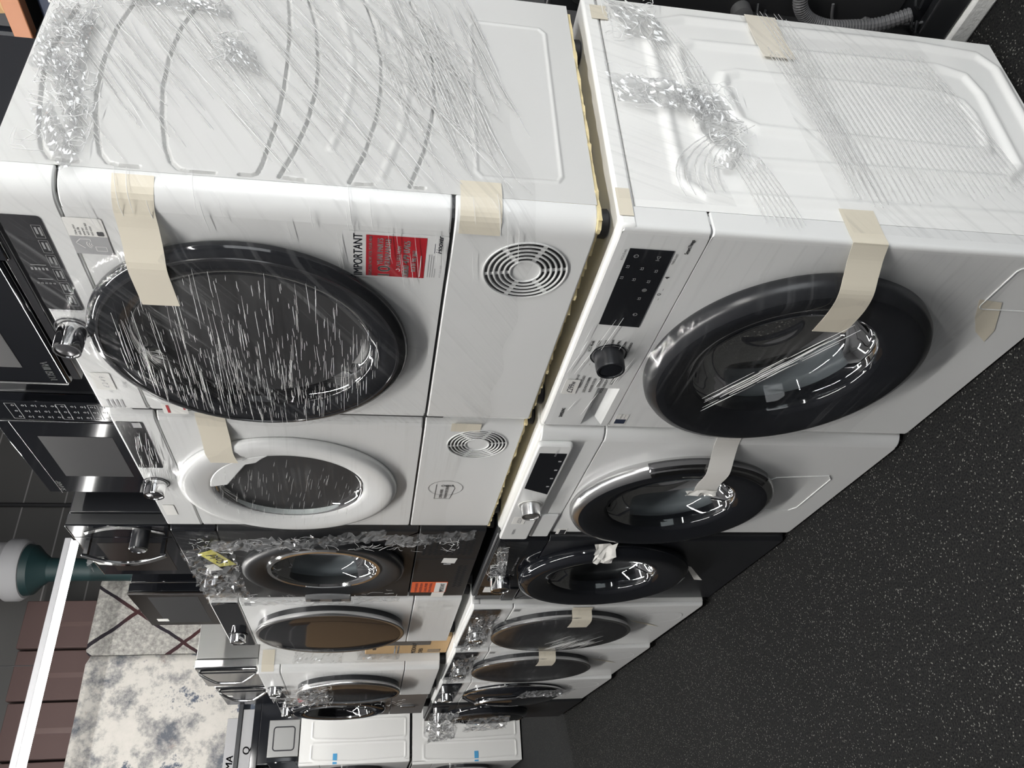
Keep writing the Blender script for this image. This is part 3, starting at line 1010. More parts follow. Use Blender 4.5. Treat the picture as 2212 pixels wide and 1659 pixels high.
# small red and green sticker at the far edge
ss = MB().plate(rrect(0.555, 0.592, 0.690, 0.735, 0.003), 0.0004, 0.0009).build('sticker', 'paper', d1)
mb = MB()
rect(mb, 0.559, 0.588, 0.722, 0.727, 0.0012); rect(mb, 0.560, 0.575, 0.693, 0.697, 0.0012); mb.build('sticker_field', 'sticker_red', ss, smooth=False)
vent(d1, (0.112, 0.118), 0.026, 0.067, 0.0)


def tape_over(parent, name, pts, wd, mt='tape', ax='z'):
    """band of tape laid along pts (x, y, z) with its width along ax."""
    cols = []
    for p in pts:
        p = Vector(p); o = Vector((0, 0, wd / 2)) if ax == 'z' else Vector((wd / 2, 0, 0)) if ax == 'x' else Vector((0, wd / 2, 0))
        cols.append((tuple(p - o), tuple(p + o)))
    return sheet(parent, name, mt, cols, 0.0005)


def smooth_pts(pts, n=4):
    out = []
    P = [Vector(p) for p in pts]
    for i in range(len(P) - 1):
        p0 = P[max(i - 1, 0)]; p1 = P[i]; p2 = P[i + 1]; p3 = P[min(i + 2, len(P) - 1)]
        for k in range(n):
            t = k / n
            out.append(0.5 * ((2 * p1) + (p2 - p0) * t + (2 * p0 - 5 * p1 + 4 * p2 - p3) * t * t + (3 * p1 - p0 - 3 * p2 + p3) * t ** 3))
    out.append(P[-1])
    return out


tape_over(d1, 'tape', smooth_pts([(-0.0012, -0.030, 0.664), (0.012, -0.009, 0.664), (0.034, 0.0016, 0.665), (0.060, 0.008, 0.664), (0.090, 0.020, 0.662), (0.118, 0.0325, 0.661), (0.150, 0.0335, 0.660), (0.200, 0.0335, 0.658)], 3), 0.053)
tape_over(d1, 'tape', smooth_pts([(-0.0014, -0.066, 0.199), (-0.0014, -0.034, 0.199), (0.010, -0.0085, 0.199), (0.036, 0.0014, 0.199)]), 0.060)
# clear film wound round the side, the corner and over the porthole
def d1_path(s):
    """s metres along the film from the back of the side to the far end of the front -> (x, y) on the bare body."""
    if s < 0.484:
        return -0.0035, -0.52 + s
    a = (s - 0.484) / 0.06
    if a < 1:
        b = PI - a * PI / 2
        return 0.036 + 0.0395 * math.cos(b), -0.036 + 0.0395 * math.sin(b)
    return 0.036 + (s - 0.544), 0.0035


def d1_film(u, v):
    s = u * 1.108
    x, y = d1_path(s)
    zlo = 0.205 - 0.09 * min(1, s / 0.5) + 0.006 * math.sin(s * 40)
    z = zlo + (0.842 - zlo) * v
    if s > 0.544:
        d = math.hypot(x - DC[0], z - DC[1])
        y += 0.026 * smooth01((0.282 - d) / 0.036)
        if y > 0.02:
            y += 0.0022 * noise.noise(Vector((x * 9, z * 26, 3)))
    else:
        x -= 0.0012 * abs(noise.noise(Vector((s * 18, z * 18, 1))))
    return x, y, z


def d1_len(co):
    if co.x < 0.0 and co.y < -0.03:
        return co.y + 0.52
    if co.x < 0.036:
        return 0.484 + (math.atan2(co.y + 0.036, co.x - 0.036) - PI) / (-PI / 2) * 0.06 if co.y > -0.036 else 0.484
    return 0.544 + co.x - 0.036


fw = MB().grid(d1_film, 150, 90).build('film_wrap', 'film_diagonal', d1, uv=lambda co: (d1_len(co), co.z), ang=80)


def pick_side():
    while True:
        y = rnd.uniform(-0.52, -0.06); z = rnd.uniform(0.30, 0.86)
        low = rnd.random() < 0.20
        if low:
            y = rnd.uniform(-0.52, -0.3); z = rnd.uniform(0.20, 0.36)
            dv = Vector((0, 0.46, -0.13 + rnd.gauss(0, 0.02)))
        else:
            dv = Vector((0, 0.34, -0.24 + rnd.gauss(0, 0.02)))
        L = rnd.uniform(0.05, 0.36)
        dv = dv.normalized() * L
        if y + dv.y > -0.036 or z + dv.z < 0.11 or z + dv.z > 0.84 or z > 0.84:
            continue
        return [(-0.005 - 0.0004 * (k % 2), y + dv.y * k / 5, z + dv.z * k / 5 + rnd.gauss(0, 0.0008)) for k in range(6)]


def film_at(x, z):
    d = math.hypot(x - DC[0], z - DC[1])
    return 0.0045 + 0.0275 * smooth01((0.282 - d) / 0.036)


def pick_door():
    while True:
        a = rnd.uniform(0, 2 * PI); r = 0.208 * math.sqrt(rnd.random())
        x = DC[0] + r * math.cos(a); z = DC[1] + r * math.sin(a)
        dens = 0.35 + 0.65 * smooth01((x - DC[0] + 0.12) / 0.2)     # most streaks lie in the far half
        if rnd.random() > dens:
            continue
        L = rnd.choice((rnd.uniform(0.008, 0.03), rnd.uniform(0.02, 0.09 if z < DC[1] + 0.03 else 0.15)))
        sl = 0.02 + 0.10 * (z - DC[1]) + rnd.gauss(0, 0.022)
        p = []
        for k in range(6):
            xx = x + L * (k / 5 - 0.5); zz = z + sl * L * (k / 5 - 0.5) + rnd.gauss(0, 0.0002)
            p.append((xx, film_at(xx, zz) + 0.0012, zz))
        if math.hypot(p[-1][0] - DC[0], p[-1][2] - DC[1]) < 0.232 and math.hypot(p[0][0] - DC[0], p[0][2] - DC[1]) < 0.232:
            return p


def pick_corner():
    z = rnd.uniform(0.14, 0.80); s = rnd.uniform(0.46, 0.60); L = rnd.uniform(0.03, 0.10)
    p = []
    for k in range(6):
        x, y = d1_path(s + L * k / 5)
        d = 0.0008
        p.append((x - (d if s < 0.5 else 0), y + d, z - 0.28 * L * k / 5 * (0.4 + rnd.random() * 0.1)))
    return p


mb = MB()
strands(d1, 260, pick_side, 'film_strands', (0.0005, 0.0013))
strands(d1, 40, pick_side, 'film_strands', (0.0003, 0.0007), mt='film_glint')
strands(d1, 560, pick_door, 'film_strands', (0.0002, 0.0006), mt='film_glint')
strands(d1, 30, pick_corner, 'film_strands', (0.0003, 0.0006), mt='film_glint')
crumple(d1, 'film_crease', (-0.005, -0.36, 0.825), (0, 0.14, 0.01), (0, 0.03, -0.06), (-1, 0, 0), 46, 20, 0.008, 3)
crumple(d1, 'film_crease', (-0.005, -0.26, 0.82), (0, 0.16, -0.06), (0, 0.02, -0.03), (-1, 0, 0), 46, 12, 0.007, 5)
crumple(d1, 'film_crease', (-0.005, -0.42, 0.74), (0, 0.02, -0.16), (0, 0.03, 0.0), (-1, 0, 0), 40, 10, 0.007, 8)
crumple(d1, 'film_crease', (-0.005, -0.36, 0.79), (0, 0.30, -0.035), (0, 0.0, -0.016), (-1, 0, 0), 40, 4, 0.007, 15)
crumple(d1, 'film_crease', (-0.005, -0.15, 0.79), (0, 0.11, -0.06), (0, 0.02, 0.02), (-1, 0, 0), 36, 8, 0.006, 16)
crumple(d1, 'film_crease', (-0.005, -0.33, 0.59), (0, 0.07, -0.02), (0, 0.02, -0.05), (-1, 0, 0), 20, 16, 0.008, 9)

# ---------------------------------------------------------------- dryer 2
d2 = thing('tumble_dryer', 'white dryer with a white porthole ring and filter mark, second in the top row', 'tumble dryer', (0.604, -0.008, DZ), 0, G_D)
cabinet(d2, 'white_enamel', 0.600, 0.55, 0.028, 0.843, 0.030)
D2C = (0.333, 0.526)
front_piece('front_panel', d2, 'white_plastic', 0.600, 0.2405, 0.757, 0.030, hole=(D2C[0], D2C[1], 0.20))
front_piece('kick_plate', d2, 'white_plastic', 0.600, 0.028, 0.2355, 0.030)
front_piece('control_panel', d2, 'white_plastic', 0.600, 0.761, 0.843, 0.030)
MB().box(0.004, 0.596, -0.03, -0.01, 0.2, 0.80).build('door_frame', 'black_matt', d2)
feet(d2, 0.60, 0.55, 0, 0.03)
dr = MB().lathe([(0.243, 0.001), (0.245, 0.007), (0.241, 0.014), (0.228, 0.018), (0.205, 0.016), (0.182, 0.010), (0.172, 0.008), (0.167, 0.002), (0.164, -0.02)], (D2C[0], 0, D2C[1]), 96).build('door', 'white_plastic', d2, ang=50)
# the finger grip: the ring reaches over the window with a straight cut
mb = MB()
pts = []
for k in range(25):
    a = math.radians(92 + 78 * k / 24)
    pts.append((D2C[0] + 0.176 * math.cos(a), D2C[1] + 0.176 * math.sin(a)))
pts = pts + [(D2C[0] - 0.155, D2C[1] + 0.048), (D2C[0] - 0.135, D2C[1] + 0.062), (D2C[0] - 0.125, D2C[1] + 0.085), (D2C[0] - 0.02, D2C[1] + 0.135)]
mb.plate(pts, 0.001, 0.0095)
mb.build('door_grip', 'white_plastic', dr, bevel=0.003)
bowl(dr, 'bowl_glass', D2C, 0.166, 0.010, 0.075)
gasket(d2, D2C, 0.20, 0.165)
drum(d2, D2C, 0.25)
MB().plate(rrect(D2C[0] - 0.03, D2C[0] + 0.08, D2C[1] - 0.150, D2C[1] - 0.075, 0.02), -0.096, -0.080).build('filter_reflection', 'paper_grey', d2, bevel=0.004)  # added plate whose pale grey imitates a lighter reflection in the bowl
knob(d2, (0.325, 0.818), 0.023, 0.034)
disp = MB().plate(rrect(0.040, 0.246, 0.788, 0.838, 0.004), -0.002, 0.0012).build('display', 'smoke_plastic', d2)
mb = MB(); rect(mb, 0.042, 0.062, 0.792, 0.808, 0.0018); mb.build('display_icons', 'print_grey', disp, smooth=False)
mb = MB()
for k in range(5):
    text(mb, ('Baby', 'Mixed', 'Synthetics', 'Delicate', 'Cotton')[k], 0.37, 0.832 - k * 0.011, 0.006, 0.0008)
mb.build('panel_lettering', 'print_grey', d2, smooth=False)
vent(d2, (0.104, 0.118), 0.028, 0.066, 0.0)
pn = MB().plate(rrect(0.452, 0.512, 0.806, 0.832, 0.002), 0.0008, 0.0014).build('price_note', 'paper', d2)
# round "open here" mark on the kick plate
fm = MB()
ring_flat(fm, (0.335, 0.165), 0.0405, 0.0415, 0.0008, n=64)
for p, q in (((0.398, 0.188), (0.398, 0.150)), ((0.398, 0.188), (0.315, 0.188)), ((0.398, 0.150), (0.335, 0.143)), ((0.335, 0.143), (0.315, 0.150))):
    line(fm, p, q, 0.0012, 0.0008)
text(fm, 'OPEN HERE', 0.393, 0.170, 0.010, 0.0008, width=0.05, bold=0.0002)
text(fm, 'FOR WATER DRAIN', 0.393, 0.158, 0.010, 0.0008, width=0.075, bold=0.0002)
for k in range(3):
    ring_flat(fm, (0.322, 0.152 + k * 0.010), 0.003, 0.0048, 0.0008, n=16)
fm.build('kick_plate_mark', 'print_black', d2, smooth=False)
tape_over(d2, 'tape', smooth_pts([(0.004, -0.004, 0.657), (0.03, 0.0012, 0.657), (0.08, 0.009, 0.655), (0.128, 0.0195, 0.654), (0.15, 0.0205, 0.652), (0.18, 0.0180, 0.650)]), 0.056)
tape_over(d2, 'tape', [(0.012, 0.0012, 0.150), (0.046, 0.0012, 0.150)], 0.062)


def flat_film(parent, x0, x1, z0, z1, door=None, R=0.26, h=0.03, mt='film_level', nx=70, nz=60, base=0.004, seed=1, rag=0.012):
    def fn(u, v):
        x = x0 + (x1 - x0) * u
        zl = z0 + rag * noise.noise(Vector((x * 8, seed, 0))); zh = z1 + rag * noise.noise(Vector((x * 8, seed, 9)))
        z = zl + (zh - zl) * v
        y = base
        if door:
            d = math.hypot(x - door[0], z - door[1])
            y += h * smooth01((R - d) / 0.04)
        y += 0.0015 * noise.noise(Vector((x * 14, z * 22, seed)))
        return x, y, z
    return MB().grid(fn, nx, nz).build('film_wrap', mt, parent, uv=lambda co: (co.x, co.z), ang=80)


flat_film(d2, 0.004, 0.598, 0.15, 0.84, D2C, 0.27, 0.019, 'film_level', seed=4)


def door_picker(c, R, ytop, zr=None, slope=0.12, Lr=(0.01, 0.06), xr=None):
    def f():
        while True:
            a = rnd.uniform(0, 2 * PI); r = R * math.sqrt(rnd.random())
            x = c[0] + r * math.cos(a); z = c[1] + r * math.sin(a)
            if zr and not (zr[0] < z < zr[1]):
                continue
            if xr and not (xr[0] < x < xr[1]):
                continue
            L = rnd.uniform(*Lr); sl = slope + rnd.gauss(0, 0.03)
            return [(x + L * (k / 4 - 0.5), ytop + rnd.gauss(0, 0.0002), z + sl * L * (k / 4 - 0.5)) for k in range(5)]
    return f


strands(d2, 120, door_picker(D2C, 0.17, 0.0245), 'film_strands', (0.0003, 0.0006))
strands(d2, 34, door_picker((0.20, 0.808), 0.09, 0.0062, (0.775, 0.835), 0.1, (0.03, 0.08)), 'film_strands', (0.0004, 0.0008), mt='film_glint')
# gathered film hanging off its far edge
crumple(d2, 'film_crease', (0.585, 0.004, 0.30), (0, 0.03, 0.44), (0.05, 0.01, 0), (0.3, 1, 0), 50, 8, 0.02, 12)
crumple(d2, 'film_crease', (0.585, 0.004, 0.06), (0, 0.015, 0.24), (0.045, 0.01, 0), (0.3, 1, 0), 34, 7, 0.016, 14)

# ---------------------------------------------------------------- dryer 3 (black)
d3 = thing('tumble_dryer', 'black dryer with a yellow sold note, third in the top row', 'tumble dryer', (1.206, -0.006, DZ), 0, G_D)
cabinet(d3, 'graphite', 0.606, 0.55, 0.028, 0.843, 0.016)
D3C = (0.29, 0.468)
front_piece('front_panel', d3, 'graphite', 0.606, 0.2125, 0.730, 0.016, hole=(D3C[0], D3C[1], 0.19))
front_piece('kick_plate', d3, 'graphite', 0.606, 0.028, 0.2085, 0.016)
front_piece('control_panel', d3, 'black_gloss', 0.606, 0.733, 0.843, 0.016)
feet(d3, 0.606, 0.55, 0, 0.03)
dr = MB().lathe([(0.228, 0.001), (0.231, 0.010), (0.228, 0.020), (0.218, 0.027), (0.210, 0.0255), (0.206, 0.026), (0.165, 0.012), (0.158, 0.008), (0.155, -0.02)], (D3C[0], 0, D3C[1]), 96).build('door', 'graphite', d3, ang=50)
MB().lathe([(0.164, 0.011), (0.160, 0.016), (0.150, 0.016), (0.147, 0.008)], (D3C[0], 0, D3C[1]), 80).build('trim_ring', 'chrome', dr)
MB().plate(rrect(D3C[0] + 0.195, D3C[0] + 0.225, D3C[1] - 0.075, D3C[1] + 0.065, 0.004), 0.015, 0.040).build('door_handle', 'silver_grey', dr, bevel=0.003)
for z in (-0.045, 0.02):
    MB().plate(rrect(D3C[0] + 0.202, D3C[0] + 0.216, D3C[1] + z, D3C[1] + z + 0.028, 0.002), 0.040, 0.042).build('handle_latch', 'black_matt', dr)
bowl(dr, 'bowl_glass', D3C, 0.148, 0.014, 0.08)
gasket(d3, D3C, 0.19, 0.165)
drum(d3, D3C, 0.24)
knob(d3, (0.40, 0.788), 0.030, 0.03, 'dark_chrome', 'smoke_plastic')
# ventilation grilles on the kick plate
mb = MB()
for i in range(16):
    for j in range(9):
        x = 0.045 + i * 0.0098; z = 0.046 + j * 0.0165 + (0.004 if i % 2 else 0)
        mb.add([(x, 0.0008, z), (x + 0.006, 0.0008, z + 0.002), (x + 0.006, 0.0008, z + 0.012), (x, 0.0008, z + 0.010)], [(0, 1, 2, 3)])
for i in range(20):
    for j in range(2):
        x = 0.29 + i * 0.0105; z = 0.045 + j * 0.016 + (0.004 if i % 2 else 0)
        mb.add([(x, 0.0008, z), (x + 0.006, 0.0008, z + 0.002), (x + 0.006, 0.0008, z + 0.012), (x, 0.0008, z + 0.010)], [(0, 1, 2, 3)])
mb.build('vent_slots', 'dark_void', d3, smooth=False)
MB().box(0.235, 0.237, 0, 0.001, 0.03, 0.207).build('panel_seam', 'black_matt', d3)
o = MB().plate([(0.222, 0.125), (0.225, 0.085), (0.268, 0.090), (0.262, 0.130)], 0.001, 0.0016).build('note', 'paper', d3)
mb = MB(); rect(mb, 0.270, 0.280, 0.100, 0.122, 0.0012); mb.build('note_print', 'print_grey', d3, smooth=False)
o = MB().plate(rrect(0.445, 0.552, 0.092, 0.205, 0.001, 2), 0.0006, 0.0012).build('sticker', 'sticker_orange', d3)
mb = MB()
mb.add([(x, 0.0015, z) for x, z in ((0.45, 0.094), (0.548, 0.094), (0.548, 0.130), (0.45, 0.130))], [(0, 1, 2, 3)])
mb.build('sticker_field', 'paper', o, smooth=False)
mb = MB()
text(mb, 'IMPORTANT', 0.546, 0.100, 0.020, 0.0018, width=0.085, bold=0.0004)
for k, s in enumerate(['10 YEAR PARTS GUARANTEE', 'REGISTER NOW', 'CALL FREE', '0800 479 0765']):
    text(mb, s, 0.546, 0.186 - k * 0.015, 0.011, 0.0018, width=0.09)
mb.build('lettering', 'carton_navy', o, smooth=False)
tape_over(d3, 'tape', [(0.552, 0.0014, 0.115), (0.604, 0.0016, 0.117)], 0.04, 'tape_white')
# "Sold" note and price slip on the fascia
si = 0.018
sn = MB().plate([(0.125, 0.756), (0.245, 0.709), (0.264, 0.756), (0.158, 0.798)], 0.010, 0.0106).build('sold_note', 'post_it', d3)
mb = MB(); text(mb, 'Sold', 0.228, 0.728, 0.042, 0.0112, rot=0.36, slant=0.15, bold=0.0008); mb.build('handwriting', 'print_black', sn, smooth=False)
MB().plate([(0.246, 0.770), (0.296, 0.752), (0.306, 0.785), (0.262, 0.798)], 0.008, 0.0086).build('price_note', 'paper', d3)
flat_film(d3, 0.004, 0.60, 0.66, 0.842, None, base=0.006, mt='film_steep', seed=11, nx=60, nz=24)
crumple(d3, 'film_crease', (0.05, 0.012, 0.70), (0.50, 0.0, 0.0), (0, 0.02, 0.12), (0, 1, 0), 40, 12, 0.02, 21)
crumple(d3, 'film_crease', (0.56, 0.006, 0.24), (0.03, 0.0, 0.5), (0.05, 0.0, 0.0), (0, 1, 0), 40, 6, 0.015, 23)

# ---------------------------------------------------------------- dryer 4 (white, black disc door)
d4 = thing('tumble_dryer', 'white dryer with a silver rimmed black glass door, fourth in the top row', 'tumble dryer', (1.816, -0.004, DZ), 0, G_D)
cabinet(d4, 'white_enamel', 0.604, 0.55, 0.028, 0.843, 0.034)
front_piece('front_panel', d4, 'white_plastic', 0.604, 0.1895, 0.750, 0.034)
front_piece('kick_plate', d4, 'white_plastic', 0.604, 0.028, 0.1865, 0.034)
front_piece('control_panel', d4, 'white_plastic', 0.604, 0.753, 0.843, 0.034)
feet(d4, 0.604, 0.55, 0, 0.03)
D4C = (0.326, 0.467)


def disc_door(parent, c, R, rim, side='black_gloss', glass='black_gloss'):
    dr = MB().lathe([(R - 0.006, 0.0), (R - 0.004, rim * 0.55), (R - 0.012, rim * 0.6), (0.0005, rim * 0.62)], (c[0], 0, c[1]), 96).build('door', side, parent, ang=50)
    MB().lathe([(R - 0.004, rim * 0.5), (R, rim * 0.62), (R, rim * 0.92), (R - 0.005, rim), (R - 0.013, rim * 0.98)], (c[0], 0, c[1]), 96).build('trim_ring', 'silver', dr, ang=60)
    MB().lathe([(R - 0.0125, rim * 0.97), (R - 0.02, rim * 1.0), (R * 0.6, rim * 1.02), (R * 0.3, rim * 1.03), (0.0005, rim * 1.035)], (c[0], 0, c[1]), 96).build('door_glass', glass, dr, ang=60)
    return dr


disc_door(d4, D4C, 0.260, 0.036)
MB().plate(rrect(0.030, 0.575, 0.758, 0.838, 0.006), -0.001, 0.0022).build('fascia_glass', 'black_gloss', d4)
knob(d4, (0.42, 0.800), 0.027, 0.030, 'chrome', 'silver', 0.0022)
MB().plate(rrect(0.490, 0.535, 0.786, 0.812, 0.003), 0.0024, 0.0030).build('price_note', 'paper', d4)
mb = MB()
rect(mb, 0.030, 0.064, 0.716, 0.736, 0.0006); mb.build('badge', 'print_dim', d4, smooth=False)
mb = MB()
for k in range(16):
    ring_flat(mb, (0.105, 0.112), 0.004 + 0.0036 * k, 0.0052 + 0.0036 * k, 0.0007, n=72)
mb.build('vent_grille', 'print_white', d4, smooth=False)
flat_film(d4, 0.01, 0.59, 0.035, 0.18, None, base=0.003, seed=31, nx=40, nz=16)

# ---------------------------------------------------------------- dryer 5, standing proud of the row, and dryer 6
d5 = thing('tumble_dryer', 'white film wrapped dryer with brownish glass door, fifth in the top row', 'tumble dryer', (2.724, 0.028, DZ), 0, G_D)
mb = MB()
cabinet(d5, 'white_enamel', 0.600, 0.56, 0.028, 0.781, 0.030, [([(-0.56, 0.06), (-0.14, 0.06), (-0.14, 0.75), (-0.56, 0.75)], 0.004, 0.0015)], (60, 60))
front_piece('front_panel', d5, 'white_plastic', 0.600, 0.1775, 0.690, 0.03)
front_piece('kick_plate', d5, 'white_plastic', 0.600, 0.028, 0.1745, 0.03)
front_piece('control_panel', d5, 'white_plastic', 0.600, 0.693, 0.781, 0.03)
feet(d5, 0.60, 0.56, 0, 0.03)
disc_door(d5, (0.31, 0.413), 0.230, 0.042, 'black_gloss')
knob(d5, (0.32, 0.735), 0.028, 0.035)
MB().plate(rrect(0.40, 0.50, 0.70, 0.745, 0.004), 0.001, 0.012).build('display', 'black_gloss', d5)


def side_film(parent, x, y0, y1, z0, z1, mt='film_level', seed=2, nx=50, nz=60):
    def fn(u, v):
        y = y0 + (y1 - y0) * u; z = z0 + (z1 - z0) * v
        return x - 0.0015 * abs(noise.noise(Vector((y * 20, z * 14, seed)))), y, z
    return MB().grid(fn, nx, nz).build('film_wrap', mt, parent, uv=lambda co: (co.y, co.z), ang=80)


side_film(d5, -0.003, -0.45, -0.03, 0.30, 0.78, 'film_steep', 6)
flat_film(d5, 0.004, 0.598, 0.22, 0.78, (0.31, 0.413), 0.255, 0.045, 'film_level', seed=41, base=0.005)
crumple(d5, 'film_crease', (-0.003, -0.22, 0.42), (0, 0.19, 0.02), (0, 0.0, 0.2), (-1, 0, 0), 22, 22, 0.008, 51)
crumple(d5, 'film_crease', (-0.004, -0.16, 0.20), (0, 0.12, 0.0), (0, 0.0, 0.18), (-1, 0, 0), 12, 14, 0.006, 52)
crumple(d5, 'film_crease', (0.04, 0.048, 0.50), (0.40, 0.0, 0.0), (0, 0.01, 0.18), (0, 1, 0), 30, 16, 0.02, 53)
tape_over(d5, 'tape', [(-0.0046, -0.09, 0.742), (-0.0046, -0.03, 0.742), (0.01, -0.004, 0.742)], 0.05)

d6 = thing('tumble_dryer', 'dark silver dryer with a chrome knob, sixth and last in the top row', 'tumble dryer', (3.335, 0.012, DZ), 0, G_D)
cabinet(d6, 'silver_grey', 0.600, 0.56, 0.028, 0.771, 0.014)
front_piece('front_panel', d6, 'silver_grey', 0.600, 0.2075, 0.680, 0.014, hole=(0.30, 0.472, 0.18))
front_piece('kick_plate', d6, 'silver_grey', 0.600, 0.028, 0.2045, 0.014)
front_piece('control_panel', d6, 'silver_grey', 0.600, 0.683, 0.771, 0.014)
feet(d6, 0.60, 0.56, 0, 0.03)
dr = door_ring(d6, 'black_gloss', (0.30, 0.472), 0.239, 0.032, 0.165)
MB().lathe([(0.172, 0.028), (0.168, 0.033), (0.160, 0.033), (0.158, 0.026)], (0.30, 0, 0.472), 72).build('trim_ring', 'chrome', dr)
bowl(dr, 'smoked_glass', (0.30, 0.472), 0.160, 0.05, 0.05)
drum(d6, (0.30, 0.472), 0.22)
knob(d6, (0.32, 0.728), 0.030, 0.04)
MB().plate(rrect(0.09, 0.25, 0.69, 0.765, 0.004), 0.001, 0.006).build('display', 'black_gloss', d6)
o = MB().plate(rrect(0.06, 0.16, 0.60, 0.665, 0.002), 0.0008, 0.0016).build('sticker', 'sticker_red', d6)
MB().plate(rrect(0.33, 0.36, 0.075, 0.155, 0.012), 0.0, 0.008).build('kick_plate_handle', 'silver', d6, bevel=0.003)

# carton in the gap between the fourth and the fifth dryer
t = thing('carton', 'brown microwave carton in the gap between the fourth and fifth dryers', 'box', (2.428, -0.30, 0.851))
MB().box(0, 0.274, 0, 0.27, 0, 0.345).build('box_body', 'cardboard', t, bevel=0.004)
mb = MB()
text(mb, 'MICROWAVE', 0.268, 0.135, 0.026, 0.2708, width=0.17, rot=PI / 2 * 0, bold=0.0008)
text(mb, 'OVEN', 0.268, 0.105, 0.026, 0.2708, width=0.08, bold=0.0008)
text(mb, 'microwave', 0.20, 0.30, 0.03, 0.2708, width=0.12, bold=0.0008)
for k in range(2):
    line(mb, (0.268, 0.222 - k * 0.014), (0.14, 0.222 - k * 0.014), 0.006, 0.2708)
for k in range(3):
    line(mb, (0.21 + k * 0.018, 0.085), (0.21 + k * 0.018, 0.03), 0.008, 0.2708)
mb.build('lettering', 'oven_brown', t, smooth=False)
MB().plate(rrect(0.02, 0.13, 0.08, 0.30, 0.004), 0.2702, 0.2708).build('label', 'black_satin', t)
o = MB().box(2.46, 2.70, -0.26, -0.05, 1.197, 1.235).build('booklet_pack', 'booklet', None, bevel=0.004)
tag(o, 'pale packet of booklets lying on the brown microwave carton', 'packet')
mb = MB()
for k in range(9):
    line(mb, (2.69 - k * 0.024, 1.203), (2.68 - k * 0.024, 1.23), 0.004, -0.0495)
mb.build('packet_print', 'print_grey', o, smooth=False)

# ---------------------------------------------------------------- washer 1
w1 = thing('washing_machine', 'white washer with a big black door and a price slip, nearest on the floor', 'washing machine', (0, 0, 0), 0, G_W)
BEADS = [
    ([(-0.44, 0.735), (-0.50, 0.716), (-0.522, 0.66), (-0.526, 0.185), (-0.515, 0.06), (-0.478, 0.030), (-0.16, 0.035), (-0.10, 0.07), (-0.083, 0.142), (-0.075, 0.70), (-0.10, 0.735), (-0.44, 0.735)], 0.017, 0.006),
    ([(-0.40, 0.69), (-0.435, 0.685), (-0.452, 0.656), (-0.463, 0.164), (-0.445, 0.112), (-0.393, 0.097), (-0.205, 0.100), (-0.170, 0.14), (-0.159, 0.60), (-0.17, 0.65), (-0.21, 0.685), (-0.40, 0.69)], 0.017, 0.006),
    ([(-0.346, 0.620), (-0.372, 0.61), (-0.382, 0.583), (-0.381, 0.181), (-0.365, 0.150), (-0.335, 0.140), (-0.268, 0.140), (-0.240, 0.150), (-0.232, 0.176), (-0.240, 0.576), (-0.256, 0.606), (-0.346, 0.620)], 0.017, 0.006)]
cabinet(w1, 'bright_enamel', 0.602, 0.556, 0.012, 0.818, 0.0396, BEADS, (170, 240))
W1C = (0.322, 0.445)
front_piece('front_panel', w1, 'white_plastic', 0.602, 0.010, 0.7035, 0.008, hole=(W1C[0], W1C[1], 0.20), dep=0.0415)
front_piece('control_panel', w1, 'white_plastic', 0.602, 0.7060, 0.842, 0.008, holes=[(0.446, 0.592, 0.7215, 0.7655)], dep=0.0415)
MB().box(-0.001, 0.603, -0.556, -0.001, 0.819, 0.8485).build('worktop', 'bright_enamel', w1, bevel=0.006)
MB().box(0.004, 0.598, -0.036, -0.02, 0.65, 0.72).build('front_frame', 'white_satin', w1)
feet(w1, 0.602, 0.556, 0, 0.014)
# pull of the detergent drawer: a shallow pyramid sunk into the panel
mb = MB()
a, b, c_, d_ = (0.446, 0, 0.7215), (0.592, 0, 0.7215), (0.592, 0, 0.7655), (0.446, 0, 0.7655)
e, f = (0.470, -0.022, 0.748), (0.568, -0.022, 0.748)
mb.add([a, b, c_, d_, e, f], [(0, 1, 5, 4), (1, 2, 5), (2, 3, 4, 5), (3, 0, 4)])
mb.build('drawer_pull', 'white_plastic', w1, smooth=False)


def washer_door(parent, c, R, rim, gr, ring, outer=None, flap=True):
    dr = MB().lathe([(R - 0.006, 0.0), (R, 0.008), (R, rim * 0.55), (R - 0.006, rim * 0.85), (R - 0.020, rim)], (c[0], 0, c[1]), 110).build('door', outer or ring, parent, ang=50)
    MB().lathe([(R - 0.019, rim * 0.99), (R - 0.028, rim * 1.04), (R - 0.04, rim * 1.03), (gr + 0.014, rim * 0.72), (gr + 0.004, rim * 0.62), (gr, rim * 0.4), (gr - 0.005, -0.015)], (c[0], 0, c[1]), 110).build('door_ring', ring, dr, ang=50)
    bowl(dr, 'bowl_glass', c, gr, rim * 0.7, 0.075)
    return dr


